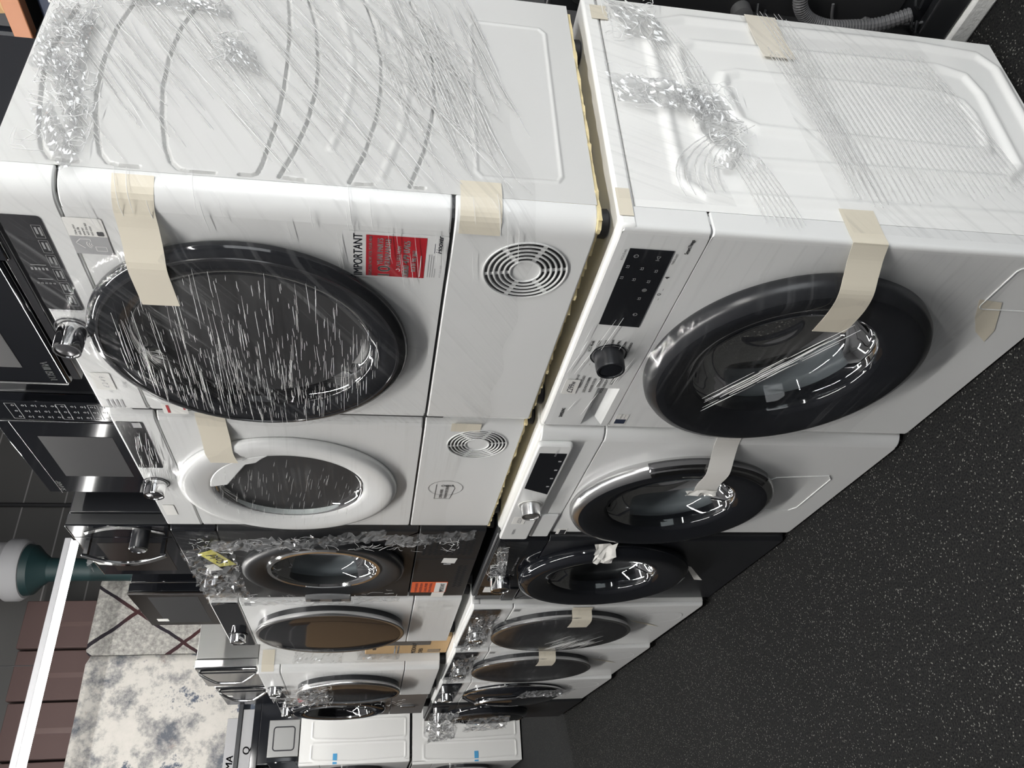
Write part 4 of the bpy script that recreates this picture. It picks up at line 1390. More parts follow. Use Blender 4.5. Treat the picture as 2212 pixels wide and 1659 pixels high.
dr = washer_door(w1, W1C, 0.258, 0.040, 0.165, 'black_gloss', 'black_satin')
gasket(w1, W1C, 0.20, 0.172)
drum(w1, W1C, 0.22, -0.10)
knob(w1, (0.330, 0.776), 0.027, 0.036, 'black_satin', 'black_gloss', 0.0, 'black_gloss')
disp = MB().plate([(0.045, 0.750), (0.242, 0.746), (0.238, 0.818), (0.045, 0.820)], -0.002, 0.0012).build('display', 'black_gloss', w1)
mb = MB()
ic = [(0.060, 0.806), (0.062, 0.770), (0.085, 0.812), (0.088, 0.788), (0.092, 0.764), (0.112, 0.814), (0.115, 0.793), (0.118, 0.768), (0.140, 0.768), (0.162, 0.770), (0.205, 0.764)]
for k, (x, z) in enumerate(ic):
    if k in (0, 8, 10):
        ring_flat(mb, (x, z), 0.0030, 0.0038, 0.0018, 100 if k == 0 else 0, 440 if k == 0 else 360, 24)
        line(mb, (x, z), (x, z + 0.004), 0.0007, 0.0018)
        if k == 8:
            ring_flat(mb, (x, z), 0.0012, 0.0019, 0.0018, n=16)
    elif k == 1:
        line(mb, (x - 0.004, z + 0.003), (x + 0.003, z), 0.0007, 0.0018); line(mb, (x - 0.004, z - 0.003), (x + 0.003, z), 0.0007, 0.0018)
        line(mb, (x - 0.004, z + 0.003), (x - 0.004, z - 0.003), 0.0007, 0.0018); line(mb, (x + 0.005, z + 0.003), (x + 0.005, z - 0.003), 0.0008, 0.0018)
    else:
        for (p, q) in (((-0.003, -0.002), (0.003, -0.002)), ((0.003, -0.002), (0.002, 0.003)), ((-0.003, -0.002), (-0.002, 0.003)), ((-0.002, 0.001), (0.002, 0.001))):
            line(mb, (x + p[0], z + p[1]), (x + q[0], z + q[1]), 0.0007, 0.0018)
mb.build('display_icons', 'print_grey', disp, smooth=False)
mb = MB()
R_ = ['ECO 40-60', 'COTTON', 'SYNTHETICS', 'HYGIENE STEAM', 'RINSE+SPIN', 'DRUM CLEAN', 'DOWNLOADED']
L_ = ["QUICK WASH 15'", 'MIXED LOAD', 'LESS MICROFIBER', 'INTENSE COLD', 'COLOURS', 'WOOL/DELICATES', 'BEDDING']
for k in range(7):
    z = 0.812 - k * 0.0117
    bend = 0.004 * abs(k - 3)
    text(mb, R_[k], 0.283 + 0.002 * abs(k - 3), z, 0.0072, 0.0007, right=True, bold=0.00012)
    line(mb, (0.286 + bend * 0.3, z + 0.0025), (0.292 + bend, z + 0.0025), 0.0005, 0.0007)
    text(mb, L_[k], 0.412 - bend, z, 0.0072, 0.0007, right=True, bold=0.00012)
    line(mb, (0.368 - bend, z + 0.0025), (0.374 - bend, z + 0.0025), 0.0005, 0.0007)
text(mb, 'SAMSUNG', 0.562, 0.812, 0.0095, 0.0007, width=0.036, bold=0.0004)
text(mb, 'SmartThings', 0.050, 0.727, 0.0085, 0.0007, width=0.032, bold=0.0003)
text(mb, 'AI Ctrl (3 sec)', 0.072, 0.824, 0.006, 0.0007, width=0.024)
text(mb, 'Hold to start', 0.075, 0.742, 0.006, 0.0007, width=0.024)
text(mb, '4', 0.110, 0.737, 0.010, 0.0007, bold=0.0003)
ring_flat(mb, (0.150, 0.740), 0.002, 0.003, 0.0007, n=20)
line(mb, (0.135, 0.737), (0.140, 0.737), 0.0006, 0.0007); line(mb, (0.160, 0.737), (0.165, 0.737), 0.0006, 0.0007)
mb.build('panel_lettering', 'print_black', w1, smooth=False)
pn = MB().plate(rrect(0.418, 0.470, 0.806, 0.834, 0.003), 0.0008, 0.0014).build('price_note', 'paper', w1)
mb = MB(); text(mb, '\u00a3299w', 0.464, 0.814, 0.0165, 0.0017, slant=0.2, width=0.040); mb.build('handwriting', 'print_black', pn, smooth=False)
# maker's badge on the door panel
st = MB().plate(rrect(0.545, 0.585, 0.672, 0.698, 0.001, 2), 0.0004, 0.0008).build('badge', 'paper', w1)
mb = MB(); rect(mb, 0.565, 0.583, 0.674, 0.696, 0.0011); mb.build('badge_field', 'carton_navy', st, smooth=False)
mb = MB(); text(mb, 'SAMSUNG', 0.5625, 0.686, 0.0045, 0.0011); text(mb, 'digital inverter', 0.5625, 0.679, 0.003, 0.0011); mb.build('badge_lettering', 'print_black', st, smooth=False)
# filter flap near the floor, crossed by a stuck strip
mb = MB()
fl = rrect(0.03, 0.14, 0.05, 0.165, 0.012)
for k in range(len(fl)):
    p, q = fl[k], fl[(k + 1) % len(fl)]
    mb.tube([(p[0], 0.0008, p[1]), (q[0], 0.0008, q[1])], 0.0013, 6)
mb.build('filter_flap', 'white_plastic', w1)
MB().plate([(0.115, 0.178), (0.165, 0.15), (0.205, 0.12), (0.235, 0.08), (0.20, 0.085), (0.12, 0.13)], 0.0006, 0.0010).build('flap_tape', 'tape', w1)
# tape down the side, round the corner and over the door
tape_over(w1, 'tape', smooth_pts([(-0.0016, -0.075, 0.455), (-0.0014, -0.02, 0.452), (-0.0010, -0.002, 0.450), (0.004, 0.0012, 0.449), (0.025, 0.011, 0.448), (0.048, 0.026, 0.447), (0.072, 0.0415, 0.446), (0.10, 0.0465, 0.444), (0.13, 0.0465, 0.443), (0.17, 0.044, 0.442)]), 0.060)
tape_over(w1, 'tape', smooth_pts([(-0.0062, -0.550, 0.505), (-0.0062, -0.50, 0.503), (-0.0060, -0.46, 0.498), (-0.0060, -0.43, 0.494)]), 0.062, 'tape_pale')
tape_over(w1, 'tape', [(-0.0022, -0.075, 0.836), (-0.0022, -0.02, 0.836)], 0.022)
tape_over(w1, 'tape', [(-0.0022, -0.53, 0.820), (-0.0022, -0.49, 0.820)], 0.03)


# film on the side: one flat band, and a torn crumple near the top
def band(parent, quad, x, mt, seed, nx=50, nz=40, wav=0.0012):
    A, B, C_, D_ = [Vector((0, *q)) for q in quad]

    def fn(u, v):
        p = (A * (1 - u) + B * u) * (1 - v) + (D_ * (1 - u) + C_ * u) * v
        return x - wav * abs(noise.noise(Vector((p.y * 16, p.z * 16, seed)))), p.y, p.z
    return MB().grid(fn, nx, nz).build('film_wrap', mt, parent, uv=lambda co: (co.y, co.z), ang=80)


band(w1, [(-0.556, 0.55), (-0.012, 0.48), (-0.012, 0.08), (-0.556, 0.20)], -0.009, 'film_diagonal', 2)
band(w1, [(-0.556, 0.845), (-0.05, 0.845), (-0.05, 0.66), (-0.556, 0.74)], -0.0065, 'film_steep', 3)


def ribs(parent, A, B, Cc, D, n, x, r=0.0009, bow=0.0, trim=0.0):
    """parallel pulled ridges: from the line A-B to the line Cc-D (y, z)."""
    mb = MB()
    for k in range(n):
        t = k / (n - 1)
        p = Vector(A).lerp(Vector(B), t); q = Vector(Cc).lerp(Vector(D), t)
        q = p.lerp(q, 1 - trim * rnd.random()); p = p.lerp(q, trim * 0.5 * rnd.random())
        pts = []
        for i in range(9):
            s = i / 8
            g = p.lerp(q, s)
            pts.append((x - 0.0004, g.x, g.y + bow * math.sin(PI * s)))
        rr = [r * (0.25 + 0.75 * math.sin(PI * (i + 0.5) / 9)) for i in range(9)]
        mb.tube(pts, rr, 5)
    o = mb.build('film_strands', 'film_strand', parent, ang=80)
    o['kind'] = 'stuff'
    return o


ribs(w1, (-0.455, 0.522), (-0.45, 0.475), (-0.06, 0.452), (-0.06, 0.40), 9, -0.0115, 0.0017, -0.008, 0.2)
ribs(w1, (-0.462, 0.470), (-0.485, 0.205), (-0.065, 0.415), (-0.115, 0.110), 27, -0.0115, 0.0013, -0.006, 0.10)
ribs(w1, (-0.556, 0.515), (-0.556, 0.46), (-0.30, 0.46), (-0.30, 0.41), 7, -0.0115, 0.0012, -0.004, 0.15)
ribs(w1, (-0.17, 0.655), (-0.17, 0.60), (0.0, 0.615), (0.0, 0.55), 8, -0.007, 0.0011, -0.004, 0.2)
ribs(w1, (-0.50, 0.765), (-0.50, 0.70), (-0.22, 0.70), (-0.22, 0.63), 9, -0.0095, 0.0011, -0.01, 0.3)
crumple(w1, 'film_crease', (-0.008, -0.33, 0.835), (0, 0.03, -0.20), (0, 0.07, -0.02), (-1, 0, 0), 34, 14, 0.016, 61)
crumple(w1, 'film_crease', (-0.008, -0.315, 0.68), (0, 0.11, -0.05), (0, 0.03, 0.05), (-1, 0, 0), 24, 12, 0.018, 62)
crumple(w1, 'film_crease', (-0.008, -0.20, 0.635), (0, 0.06, 0.04), (0, 0.02, -0.02), (-1, 0, 0), 16, 8, 0.016, 63)
crumple(w1, 'film_crease', (-0.007, -0.54, 0.81), (0, 0.10, -0.03), (0, 0.02, -0.08), (-1, 0, 0), 20, 10, 0.010, 64)
mb = MB()
for k in range(5):
    z0_ = 0.69 - k * 0.016
    mb.tube([(-0.010, -0.06 - k * 0.004 - 0.16 * t, z0_ + 0.05 - 0.09 * t * t + 0.02 * math.sin(t * 3)) for t in [i / 8 for i in range(9)]], [0.0004 + 0.001 * math.sin(PI * (i + 0.5) / 9) for i in range(9)], 5)
mb.build('film_strands', 'film_strand', w1)
flat_film(w1, 0.01, 0.595, 0.15, 0.835, W1C, 0.278, 0.044, 'film_level', seed=71, base=0.003)


def pick_w1():
    t = rnd.random()
    x = 0.20 + 0.20 * t + rnd.gauss(0, 0.012); z = 0.43 + 0.13 * t + rnd.gauss(0, 0.006)
    L = rnd.uniform(0.03, 0.14)
    d = Vector((0.84, 0.54)).normalized() * L
    return [(x + d.x * (k / 5 - 0.5), 0.0485 + rnd.gauss(0, 0.0002), z + d.y * (k / 5 - 0.5)) for k in range(6)]


strands(w1, 34, pick_w1, 'film_strands', (0.0003, 0.0008), mt='film_glint')
strands(w1, 14, door_picker((0.36, 0.78), 0.16, 0.0045, (0.73, 0.835), 0.15, (0.03, 0.1)), 'film_strands', (0.0003, 0.0006), mt='film_glint')

# ---------------------------------------------------------------- washer 2
w2 = thing('washing_machine', 'white washer with a silver rimmed black door, second on the floor', 'washing machine', (0.609, 0.014, 0), math.radians(-0.6), G_W)
cabinet(w2, 'white_enamel', 0.600, 0.56, 0.012, 0.818, 0.032)
W2C = (0.338, 0.451)
front_piece('front_panel', w2, 'white_plastic', 0.600, 0.012, 0.7035, 0.032, hole=(W2C[0], W2C[1], 0.20))
front_piece('control_panel', w2, 'white_plastic', 0.600, 0.7060, 0.842, 0.032)
MB().box(0, 0.600, -0.56, -0.018, 0.819, 0.8485).build('worktop', 'white_enamel', w2, bevel=0.008)
MB().box(0.004, 0.596, -0.036, -0.02, 0.65, 0.72).build('front_frame', 'white_satin', w2)
feet(w2, 0.60, 0.56, 0, 0.014)
MB().plate(rrect(0.030, 0.597, 0.770, 0.847, 0.010), 0.0, 0.014).build('control_fascia', 'white_plastic', w2, bevel=0.004)
MB().plate(rrect(0.44, 0.595, 0.712, 0.765, 0.006), 0.0, 0.006).build('detergent_drawer', 'white_plastic', w2, bevel=0.003)
dr = washer_door(w2, W2C, 0.253, 0.036, 0.158, 'black_gloss', 'silver')
# darker grip inset in the upper outer rim
mb = MB()
vs = []
for i in range(25):
    a = math.radians(150 + 75 * i / 24)
    for rr, yy in ((0.2535, 0.009), (0.2535, 0.024), (0.235, 0.0365)):
        vs.append((W2C[0] + rr * math.cos(a), yy, W2C[1] + rr * math.sin(a)))
mb.add(vs, [(3 * i + j, 3 * i + j + 1, 3 * i + 4 + j, 3 * i + 3 + j) for i in range(24) for j in (0, 1)])
mb.build('door_grip', 'dark_chrome', dr, solid=0.0012)
gasket(w2, W2C, 0.20, 0.165)
drum(w2, W2C, 0.22, -0.09)
knob(w2, (0.352, 0.806), 0.024, 0.032, 'silver', 'steel', 0.014, 'paper')
disp = MB().plate([(0.066, 0.778), (0.285, 0.778), (0.252, 0.838), (0.066, 0.838)], 0.012, 0.0148).build('display', 'black_gloss', w2)
mb = MB()
text(mb, 'ECOBUBBLE', 0.078, 0.800, 0.0055, 0.0152, right=False)
for k in range(4):
    rect(mb, 0.10 + k * 0.045, 0.106 + k * 0.045, 0.782, 0.789, 0.0152)
mb.build('display_icons', 'print_grey', disp, smooth=False)
pn = MB().plate(rrect(0.432, 0.480, 0.800, 0.832, 0.002), 0.0142, 0.0147).build('price_note', 'paper', w2)
mb = MB(); text(mb, '\u00a3259', 0.474, 0.810, 0.015, 0.0151, slant=0.2, width=0.034); mb.build('handwriting', 'print_grey', pn, smooth=False)
mb = MB(); text(mb, 'SAMSUNG', 0.555, 0.814, 0.010, 0.0146, width=0.036, bold=0.0004); mb.build('panel_lettering', 'print_grey', w2, smooth=False)
st = MB().plate(rrect(0.548, 0.588, 0.665, 0.692, 0.001, 2), 0.0004, 0.0008).build('badge', 'paper', w2)
mb = MB(); rect(mb, 0.556, 0.587, 0.668, 0.684, 0.0011); mb.build('badge_field', 'print_black', st, smooth=False)
mb = MB()
fl = [(0.16, 0.245), (0.205, 0.262), (0.335, 0.262), (0.36, 0.235), (0.43, 0.095), (0.425, 0.08), (0.20, 0.08), (0.195, 0.095), (0.18, 0.22)]
fl = [(0.185, 0.095), (0.20, 0.225), (0.23, 0.245), (0.375, 0.245), (0.40, 0.225), (0.405, 0.095), (0.385, 0.08), (0.205, 0.08)]
for k in range(len(fl)):
    p, q = fl[k], fl[(k + 1) % len(fl)]
    mb.tube([(p[0], 0.0006, p[1]), (q[0], 0.0006, q[1])], 0.0014, 6)
mb.build('filter_flap', 'white_plastic', w2)
tape_over(w2, 'tape_white', smooth_pts([(0.004, -0.006, 0.425), (0.03, 0.0014, 0.425), (0.06, 0.016, 0.424), (0.094, 0.0365, 0.424), (0.12, 0.040, 0.423), (0.16, 0.039, 0.423), (0.19, 0.044, 0.422)]), 0.056, 'tape_white')
crumple(w2, 'tape_end', (0.182, 0.040, 0.394), (0.02, 0.004, 0), (0, 0, 0.075), (0, 1, 0), 4, 8, 0.012, 81, 'tape_white')

# ---------------------------------------------------------------- washer 3 (black)
w3 = thing('washing_machine', 'black washer with a black round door, third on the floor', 'washing machine', (1.213, 0.018, 0), math.radians(-1.0), G_W)
cabinet(w3, 'graphite', 0.602, 0.56, 0.012, 0.818, 0.014)
W3C = (0.283, 0.482)
front_piece('front_panel', w3, 'black_satin', 0.602, 0.012, 0.7035, 0.014, hole=(W3C[0], W3C[1], 0.20))
front_piece('control_panel', w3, 'black_gloss', 0.602, 0.7060, 0.842, 0.014)
MB().box(0, 0.602, -0.56, -0.014, 0.819, 0.8485).build('worktop', 'graphite', w3, bevel=0.006)
MB().box(0.004, 0.598, -0.036, -0.02, 0.65, 0.72).build('front_frame', 'black_matt', w3)
feet(w3, 0.602, 0.56, 0, 0.014)
washer_door(w3, W3C, 0.262, 0.040, 0.160, 'black_gloss', 'black_gloss')
gasket(w3, W3C, 0.20, 0.165, 'black_satin')
drum(w3, W3C, 0.22, -0.09)
knob(w3, (0.355, 0.790), 0.032, 0.040, 'chrome', 'dark_chrome', 0.0)
MB().plate([(0.46, 0.712), (0.59, 0.712), (0.59, 0.752), (0.46, 0.752)], 0.0, 0.004).build('detergent_drawer', 'black_satin', w3, bevel=0.002)
mb = MB()
for k in range(8):
    text(mb, ('AI', 'Wash', 'Rinse', 'Spin', 'Temp', '40', '1400', 'Start')[k], 0.16 + k * 0.017, 0.762, 0.007, 0.0006)
for k in range(6):
    text(mb, ('Cotton', 'Eco', 'Wool', 'Mix', 'Bed', 'Spin')[k], 0.312, 0.812 - k * 0.012, 0.008, 0.0006, right=True)
mb.build('panel_lettering', 'print_grey', w3, smooth=False)
MB().plate(rrect(0.445, 0.500, 0.795, 0.825, 0.002), 0.0008, 0.0014).build('price_note', 'paper', w3)
MB().plate(rrect(0.445, 0.585, 0.758, 0.838, 0.003), 0.0003, 0.0007).build('panel_film', 'bowl_glass', w3)
mb = MB(); ring_flat(mb, (0.42, 0.13), 0.072, 0.0735, 0.0008, 60, 290, 60); mb.build('filter_flap', 'graphite', w3, smooth=False)
MB().plate([(0.235, 0.225), (0.245, 0.205), (0.385, 0.115), (0.378, 0.145)], 0.0006, 0.0012).build('tape', 'tape_white', w3)
crumple(w3, 'tape', (0.002, 0.006, 0.515), (0.060, 0.036, 0.0), (0.0, 0.0, 0.060), (-0.3, 1, 0), 5, 5, 0.024, 91, 'tape_white')
flat_film(w3, 0.01, 0.30, 0.76, 0.842, None, base=0.004, mt='film_steep', seed=93, nx=30, nz=16)
crumple(w3, 'film_crease', (0.03, 0.004, 0.842), (0.27, 0, -0.03), (0.0, 0.004, -0.03), (0, 1, 0.2), 26, 7, 0.02, 95)



def squiggles(parent, n, box, step=0.009, r=(0.0003, 0.0007), seed=1, side=False):
    """short folds of loose film with glints painted in white inside box = (x0, x1, y0, y1, z0, z1)."""
    g = random.Random(seed)
    mb = MB()
    for _ in range(n):
        p = Vector((g.uniform(box[0], box[1]), g.uniform(box[2], box[3]), g.uniform(box[4], box[5])))
        k1, k2 = (0.2, 1.0) if side else (1.0, 0.2)
        d = Vector((g.gauss(0, k1), g.gauss(0, k2), g.gauss(0, 1))).normalized()
        pts = []
        for k in range(g.randint(4, 7)):
            pts.append(p.copy())
            d = (d + Vector((g.gauss(0, 0.5 * k1), g.gauss(0, 0.5 * k2), g.gauss(0, 0.5)))).normalized()
            p = p + d * step * g.uniform(0.5, 1.3)
            p = Vector([min(max(p[i], box[2 * i]), box[2 * i + 1]) for i in range(3)])
        ra = g.uniform(*r)
        mb.tube(pts, [ra * (0.4 + 0.6 * math.sin(PI * (i + 0.5) / len(pts))) for i in range(len(pts))], 4)
    o = mb.build('film_folds', 'film_glint', parent, ang=80)
    o['kind'] = 'stuff'
    return o


for k, bx in enumerate(((-0.38, -0.26, 0.78, 0.835), (-0.26, -0.16, 0.74, 0.82), (-0.17, -0.05, 0.73, 0.82), (-0.40, -0.10, 0.765, 0.785), (-0.43, -0.38, 0.60, 0.75), (-0.34, -0.27, 0.55, 0.60))):
    squiggles(d1, (60, 50, 40, 30, 30, 24)[k], (-0.012, -0.006, *bx), 0.010, (0.0003, 0.0007), 20 + k, True)
for k, bx in enumerate(((-0.36, -0.25, 0.66, 0.83), (-0.33, -0.20, 0.61, 0.70), (-0.21, -0.12, 0.60, 0.69), (-0.55, -0.42, 0.72, 0.82))):
    squiggles(w1, (60, 60, 40, 40)[k], (-0.020, -0.011, *bx), 0.011, (0.0003, 0.0008), 30 + k, True)
squiggles(d3, 90, (0.03, 0.10, 0.010, 0.030, 0.10, 0.80), seed=1)
squiggles(d3, 50, (0.50, 0.60, 0.008, 0.022, 0.25, 0.72), seed=2)
squiggles(d3, 50, (0.06, 0.55, 0.012, 0.025, 0.70, 0.83), seed=3)

# ---------------------------------------------------------------- washers 4 and 5, alike
w4 = thing('washing_machine', 'white washer with a dark glass disc door, next after the black washer', 'washing machine', (1.821, 0.031, 0), math.radians(-1.5), G_W)
cabinet(w4, 'white_enamel', 0.602, 0.56, 0.028, 0.818, 0.012)
front_piece('front_panel', w4, 'white_plastic', 0.602, 0.028, 0.7035, 0.012)
front_piece('control_panel', w4, 'white_plastic', 0.602, 0.7060, 0.842, 0.012)
MB().box(0, 0.602, -0.56, -0.014, 0.819, 0.8485).build('worktop', 'white_enamel', w4, bevel=0.006)
feet(w4, 0.602, 0.56, 0, 0.030)
disc_door(w4, (0.296, 0.481), 0.260, 0.032, 'black_gloss', 'smoke_plastic')
MB().plate(rrect(0.02, 0.585, 0.745, 0.838, 0.006), -0.001, 0.003).build('fascia_glass', 'black_gloss', w4)
knob(w4, (0.36, 0.792), 0.027, 0.03, 'chrome', 'silver', 0.003)
mb = MB(); rect(mb, 0.022, 0.050, 0.698 - 0.022, 0.698, 0.0008); mb.build('badge', 'print_dim', w4, smooth=False)
mb = MB(); ring_flat(mb, (0.16, 0.13), 0.073, 0.076, 0.0012, 0, 360, 64); mb.build('filter_flap', 'white_satin', w4, smooth=False)
MB().plate([(0.20, 0.235), (0.21, 0.215), (0.245, 0.16), (0.30, 0.095), (0.28, 0.13), (0.23, 0.2)], 0.0016, 0.0022).build('flap_tape', 'tape', w4)
tape_over(w4, 'tape', smooth_pts([(0.005, 0.0012, 0.462), (0.028, 0.006, 0.462), (0.036, 0.028, 0.461), (0.06, 0.0375, 0.460), (0.13, 0.0385, 0.459)]), 0.07)
crumple(w4, 'film_crease', (0.03, 0.006, 0.746), (0.54, 0, 0), (0, 0.012, 0.09), (0, 1, 0), 44, 12, 0.028, 101)
flat_film(w4, 0.006, 0.597, 0.34, 0.84, (0.296, 0.481), 0.282, 0.037, 'film_level', seed=102, base=0.004)


def w_ribs(c, n, slope, y):
    def f():
        x = c[0] + rnd.gauss(0, 0.03); z = c[1] + rnd.uniform(-0.07, 0.07)
        L = rnd.uniform(0.04, 0.16)
        return [(x + L * (k / 4 - 0.5), y, z + slope * L * (k / 4 - 0.5)) for k in range(5)]
    return f


def copy_tree(o, parent=None):
    c = o.copy(); C.objects.link(c); c.parent = parent
    for ch in o.children:
        copy_tree(ch, c)
    return c


w5 = copy_tree(w4)
w5.location = (2.425, 0.031, 0)
w5['label'] = 'white washer with a dark glass disc door, under the gap holding the brown carton'
strands(w4, 40, w_ribs((0.38, 0.42), 40, 0.55, 0.042), 'film_strands', (0.0003, 0.0006))

# ---------------------------------------------------------------- washers 6 and 7
w6 = thing('washing_machine', 'white washer with a glossy black bulging door, last white one by the aisle', 'washing machine', (3.029, 0.031, 0), math.radians(-1.5), G_W)
cabinet(w6, 'white_enamel', 0.600, 0.56, 0.028, 0.818, 0.012)
front_piece('front_panel', w6, 'white_plastic', 0.600, 0.028, 0.7035, 0.012)
front_piece('control_panel', w6, 'white_plastic', 0.600, 0.7060, 0.842, 0.012)
MB().box(0, 0.600, -0.56, -0.014, 0.819, 0.8485).build('worktop', 'white_enamel', w6, bevel=0.006)
feet(w6, 0.60, 0.56, 0, 0.030)
dr = MB().lathe([(0.250, 0.0), (0.250, 0.012), (0.236, 0.026), (0.20, 0.040), (0.12, 0.054), (0.05, 0.059), (0.0005, 0.06)], (0.306, 0, 0.46), 96).build('door', 'black_gloss', w6, ang=60)
MB().lathe([(0.249, 0.006), (0.256, 0.009), (0.256, 0.015), (0.249, 0.018)], (0.306, 0, 0.46), 96).build('trim_ring', 'chrome', dr, ang=60)
mb = MB()
mb.tube(smooth_pts([(0.30 + 0.15 * math.cos(math.radians(a)), 0.052, 0.46 + 0.19 * math.sin(math.radians(a))) for a in range(95, 200, 12)], 3), 0.010, 8)
mb.build('door_handle', 'dark_chrome', dr)
MB().plate(rrect(0.02, 0.58, 0.745, 0.838, 0.006), -0.001, 0.003).build('fascia_glass', 'black_gloss', w6)
knob(w6, (0.30, 0.792), 0.03, 0.036, 'chrome', 'silver', 0.003)
MB().plate(rrect(0.43, 0.52, 0.80, 0.822, 0.002), 0.0032, 0.0040).build('price_note', 'paper', w6)
o = MB().plate(rrect(0.545, 0.590, 0.235, 0.34, 0.002), 0.0008, 0.0014).build('sticker', 'paper', w6)
mb = MB(); rect(mb, 0.548, 0.588, 0.262, 0.315, 0.0018); mb.build('sticker_field', 'sticker_red', o, smooth=False)
mb = MB(); ring_flat(mb, (0.16, 0.13), 0.073, 0.076, 0.0012, 0, 360, 64); mb.build('filter_flap', 'white_satin', w6, smooth=False)
crumple(w6, 'film_crease', (0.05, 0.03, 0.20), (0.06, 0.02, 0.06), (0.02, 0.0, 0.24), (0, 1, 0), 10, 26, 0.02, 111)

w7 = thing('washing_machine', 'dark grey washer at the far end of the floor row, half wrapped in film', 'washing machine', (3.632, 0.025, 0), math.radians(-1.5), G_W)
cabinet(w7, 'graphite', 0.600, 0.56, 0.028, 0.818, 0.014)
front_piece('front_panel', w7, 'graphite', 0.600, 0.028, 0.7035, 0.014)
front_piece('control_panel', w7, 'graphite', 0.600, 0.7060, 0.842, 0.014)
MB().box(0, 0.600, -0.56, -0.014, 0.819, 0.8485).build('worktop', 'graphite', w7, bevel=0.006)
feet(w7, 0.60, 0.56, 0, 0.030)
dr = MB().lathe([(0.230, 0.0), (0.230, 0.02), (0.215, 0.034), (0.18, 0.046), (0.12, 0.052), (0.0005, 0.056)], (0.29, 0, 0.512), 96).build('door', 'black_gloss', w7, ang=60)
MB().lathe([(0.216, 0.033), (0.212, 0.040), (0.202, 0.041), (0.198, 0.038)], (0.29, 0, 0.512), 96).build('trim_ring', 'dark_chrome', dr, ang=60)
knob(w7, (0.30, 0.782), 0.030, 0.05, 'chrome', 'silver')
MB().plate(rrect(0.05, 0.24, 0.745, 0.835, 0.006), 0.0, 0.004).build('display', 'black_gloss', w7)
crumple(w7, 'film_crease', (-0.02, 0.03, 0.70), (0.50, 0.03, 0.0), (0, 0.0, 0.15), (0, 1, 0), 40, 14, 0.05, 121)
crumple(w7, 'film_crease', (0.42, 0.03, 0.66), (0.22, 0.05, 0.0), (0, 0.02, 0.16), (0, 1, 0.2), 20, 14, 0.05, 122)
crumple(w7, 'film_crease', (0.02, 0.05, 0.42), (0.30, 0.03, 0.0), (0.1, 0.0, 0.22), (0, 1, 0), 24, 14, 0.03, 123)

squiggles(d5, 70, (-0.009, -0.005, -0.30, -0.03, 0.20, 0.66), seed=5)
squiggles(d5, 70, (0.05, 0.50, 0.050, 0.066, 0.48, 0.72), seed=6)
squiggles(d5, 40, (0.50, 0.595, 0.02, 0.05, 0.15, 0.65), seed=7)
squiggles(w7, 90, (-0.02, 0.60, 0.06, 0.10, 0.62, 0.86), seed=8)
squiggles(w4, 30, (0.05, 0.55, 0.02, 0.035, 0.75, 0.83), seed=9)
squiggles(w3, 30, (0.03, 0.26, 0.012, 0.026, 0.812, 0.845), seed=10)

# ---------------------------------------------------------------- the stack across the end of the row
SIDE = [([(-0.46, 0.06), (-0.29, 0.06)], 0, 0)]


def end_unit(name, label, cat, x, y, z, h, group, bl):
    t = thing(name, label, cat, (x, y, z), 0, group)
    bs = []
    for (a, b) in ((-0.50, -0.33), (-0.305, -0.175), (-0.145, -0.03)):
        pl = [(a + 0.01, 0.05), (b - 0.01, 0.05), (b, 0.06), (b + 0.012, h * 0.5), (b, h - 0.11), (b - 0.015, h - 0.085), (a + 0.01, h - 0.085), (a, h - 0.10), (a, 0.06), (a + 0.01, 0.05)]
        bs.append((pl, 0.009, 0.004))
    cabinet(t, 'white_enamel', 0.60, 0.58, 0.012 if z < 0.1 else 0.02, h, 0.0, bs, (110, 130))
    front_piece('front_panel', t, 'white_plastic', 0.60, 0.02, h - 0.15, 0.02)
    front_piece('control_panel', t, 'white_plastic', 0.60, h - 0.147, h, 0.02)
    feet(t, 0.60, 0.58, 0, 0.022)
    disc_door(t, (0.30, h * 0.52), 0.22, 0.045)
    MB().box(-0.0018, -0.0006, -0.075, -0.004, bl, bl + 0.03).build('tape', 'tape_blue', t)
    return t


end_unit('washing_machine', 'white machine showing its plain side, bottom of the two at the far end', 'washing machine', 5.657, 0.085, 0, 0.832, G_W, 0.34)
end_unit('tumble_dryer', 'white machine showing its plain side, on top of the other at the far end', 'tumble dryer', 5.657, 0.062, 0.832, 0.816, G_D, 0.545)

# ---------------------------------------------------------------- ragged foam stuck under the first two dryers
def foam(parent, x0, x1, seed):
    g = random.Random(seed)
    pts = []
    n = 60
    for k in range(n + 1):
        pts.append((x0 + (x1 - x0) * k / n, -0.004 + g.uniform(-0.010, 0.003)))
    m_ = 44
    back = -0.50
    pts.append((x1, back))
    for k in range(m_ + 1):
        pts.append((x0 + g.uniform(-0.0055, 0.001), back + (-0.01 - back) * k / m_))
    return MB().prism(pts, 0.0225, 0.0285).build('packing_foam', 'foam_yellow', parent, smooth=False)


foam(d1, 0.004, 0.595, 1)
foam(d2, 0.008, 0.591, 2)

# ================================================================== microwaves on top of the dryers
G_M = 'microwaves on the dryers'
TOPZ = 1.694


def mw_feet(t, wd, dep, h0):
    for x in (0.04, wd - 0.04):
        for y in (-0.05, -dep + 0.05):
            MB().lathe([(0.0005, 0), (0.014, 0), (0.016, h0), (0.0005, h0)], (x, y, 0), 14, 'z').build('foot', 'rubber', t)


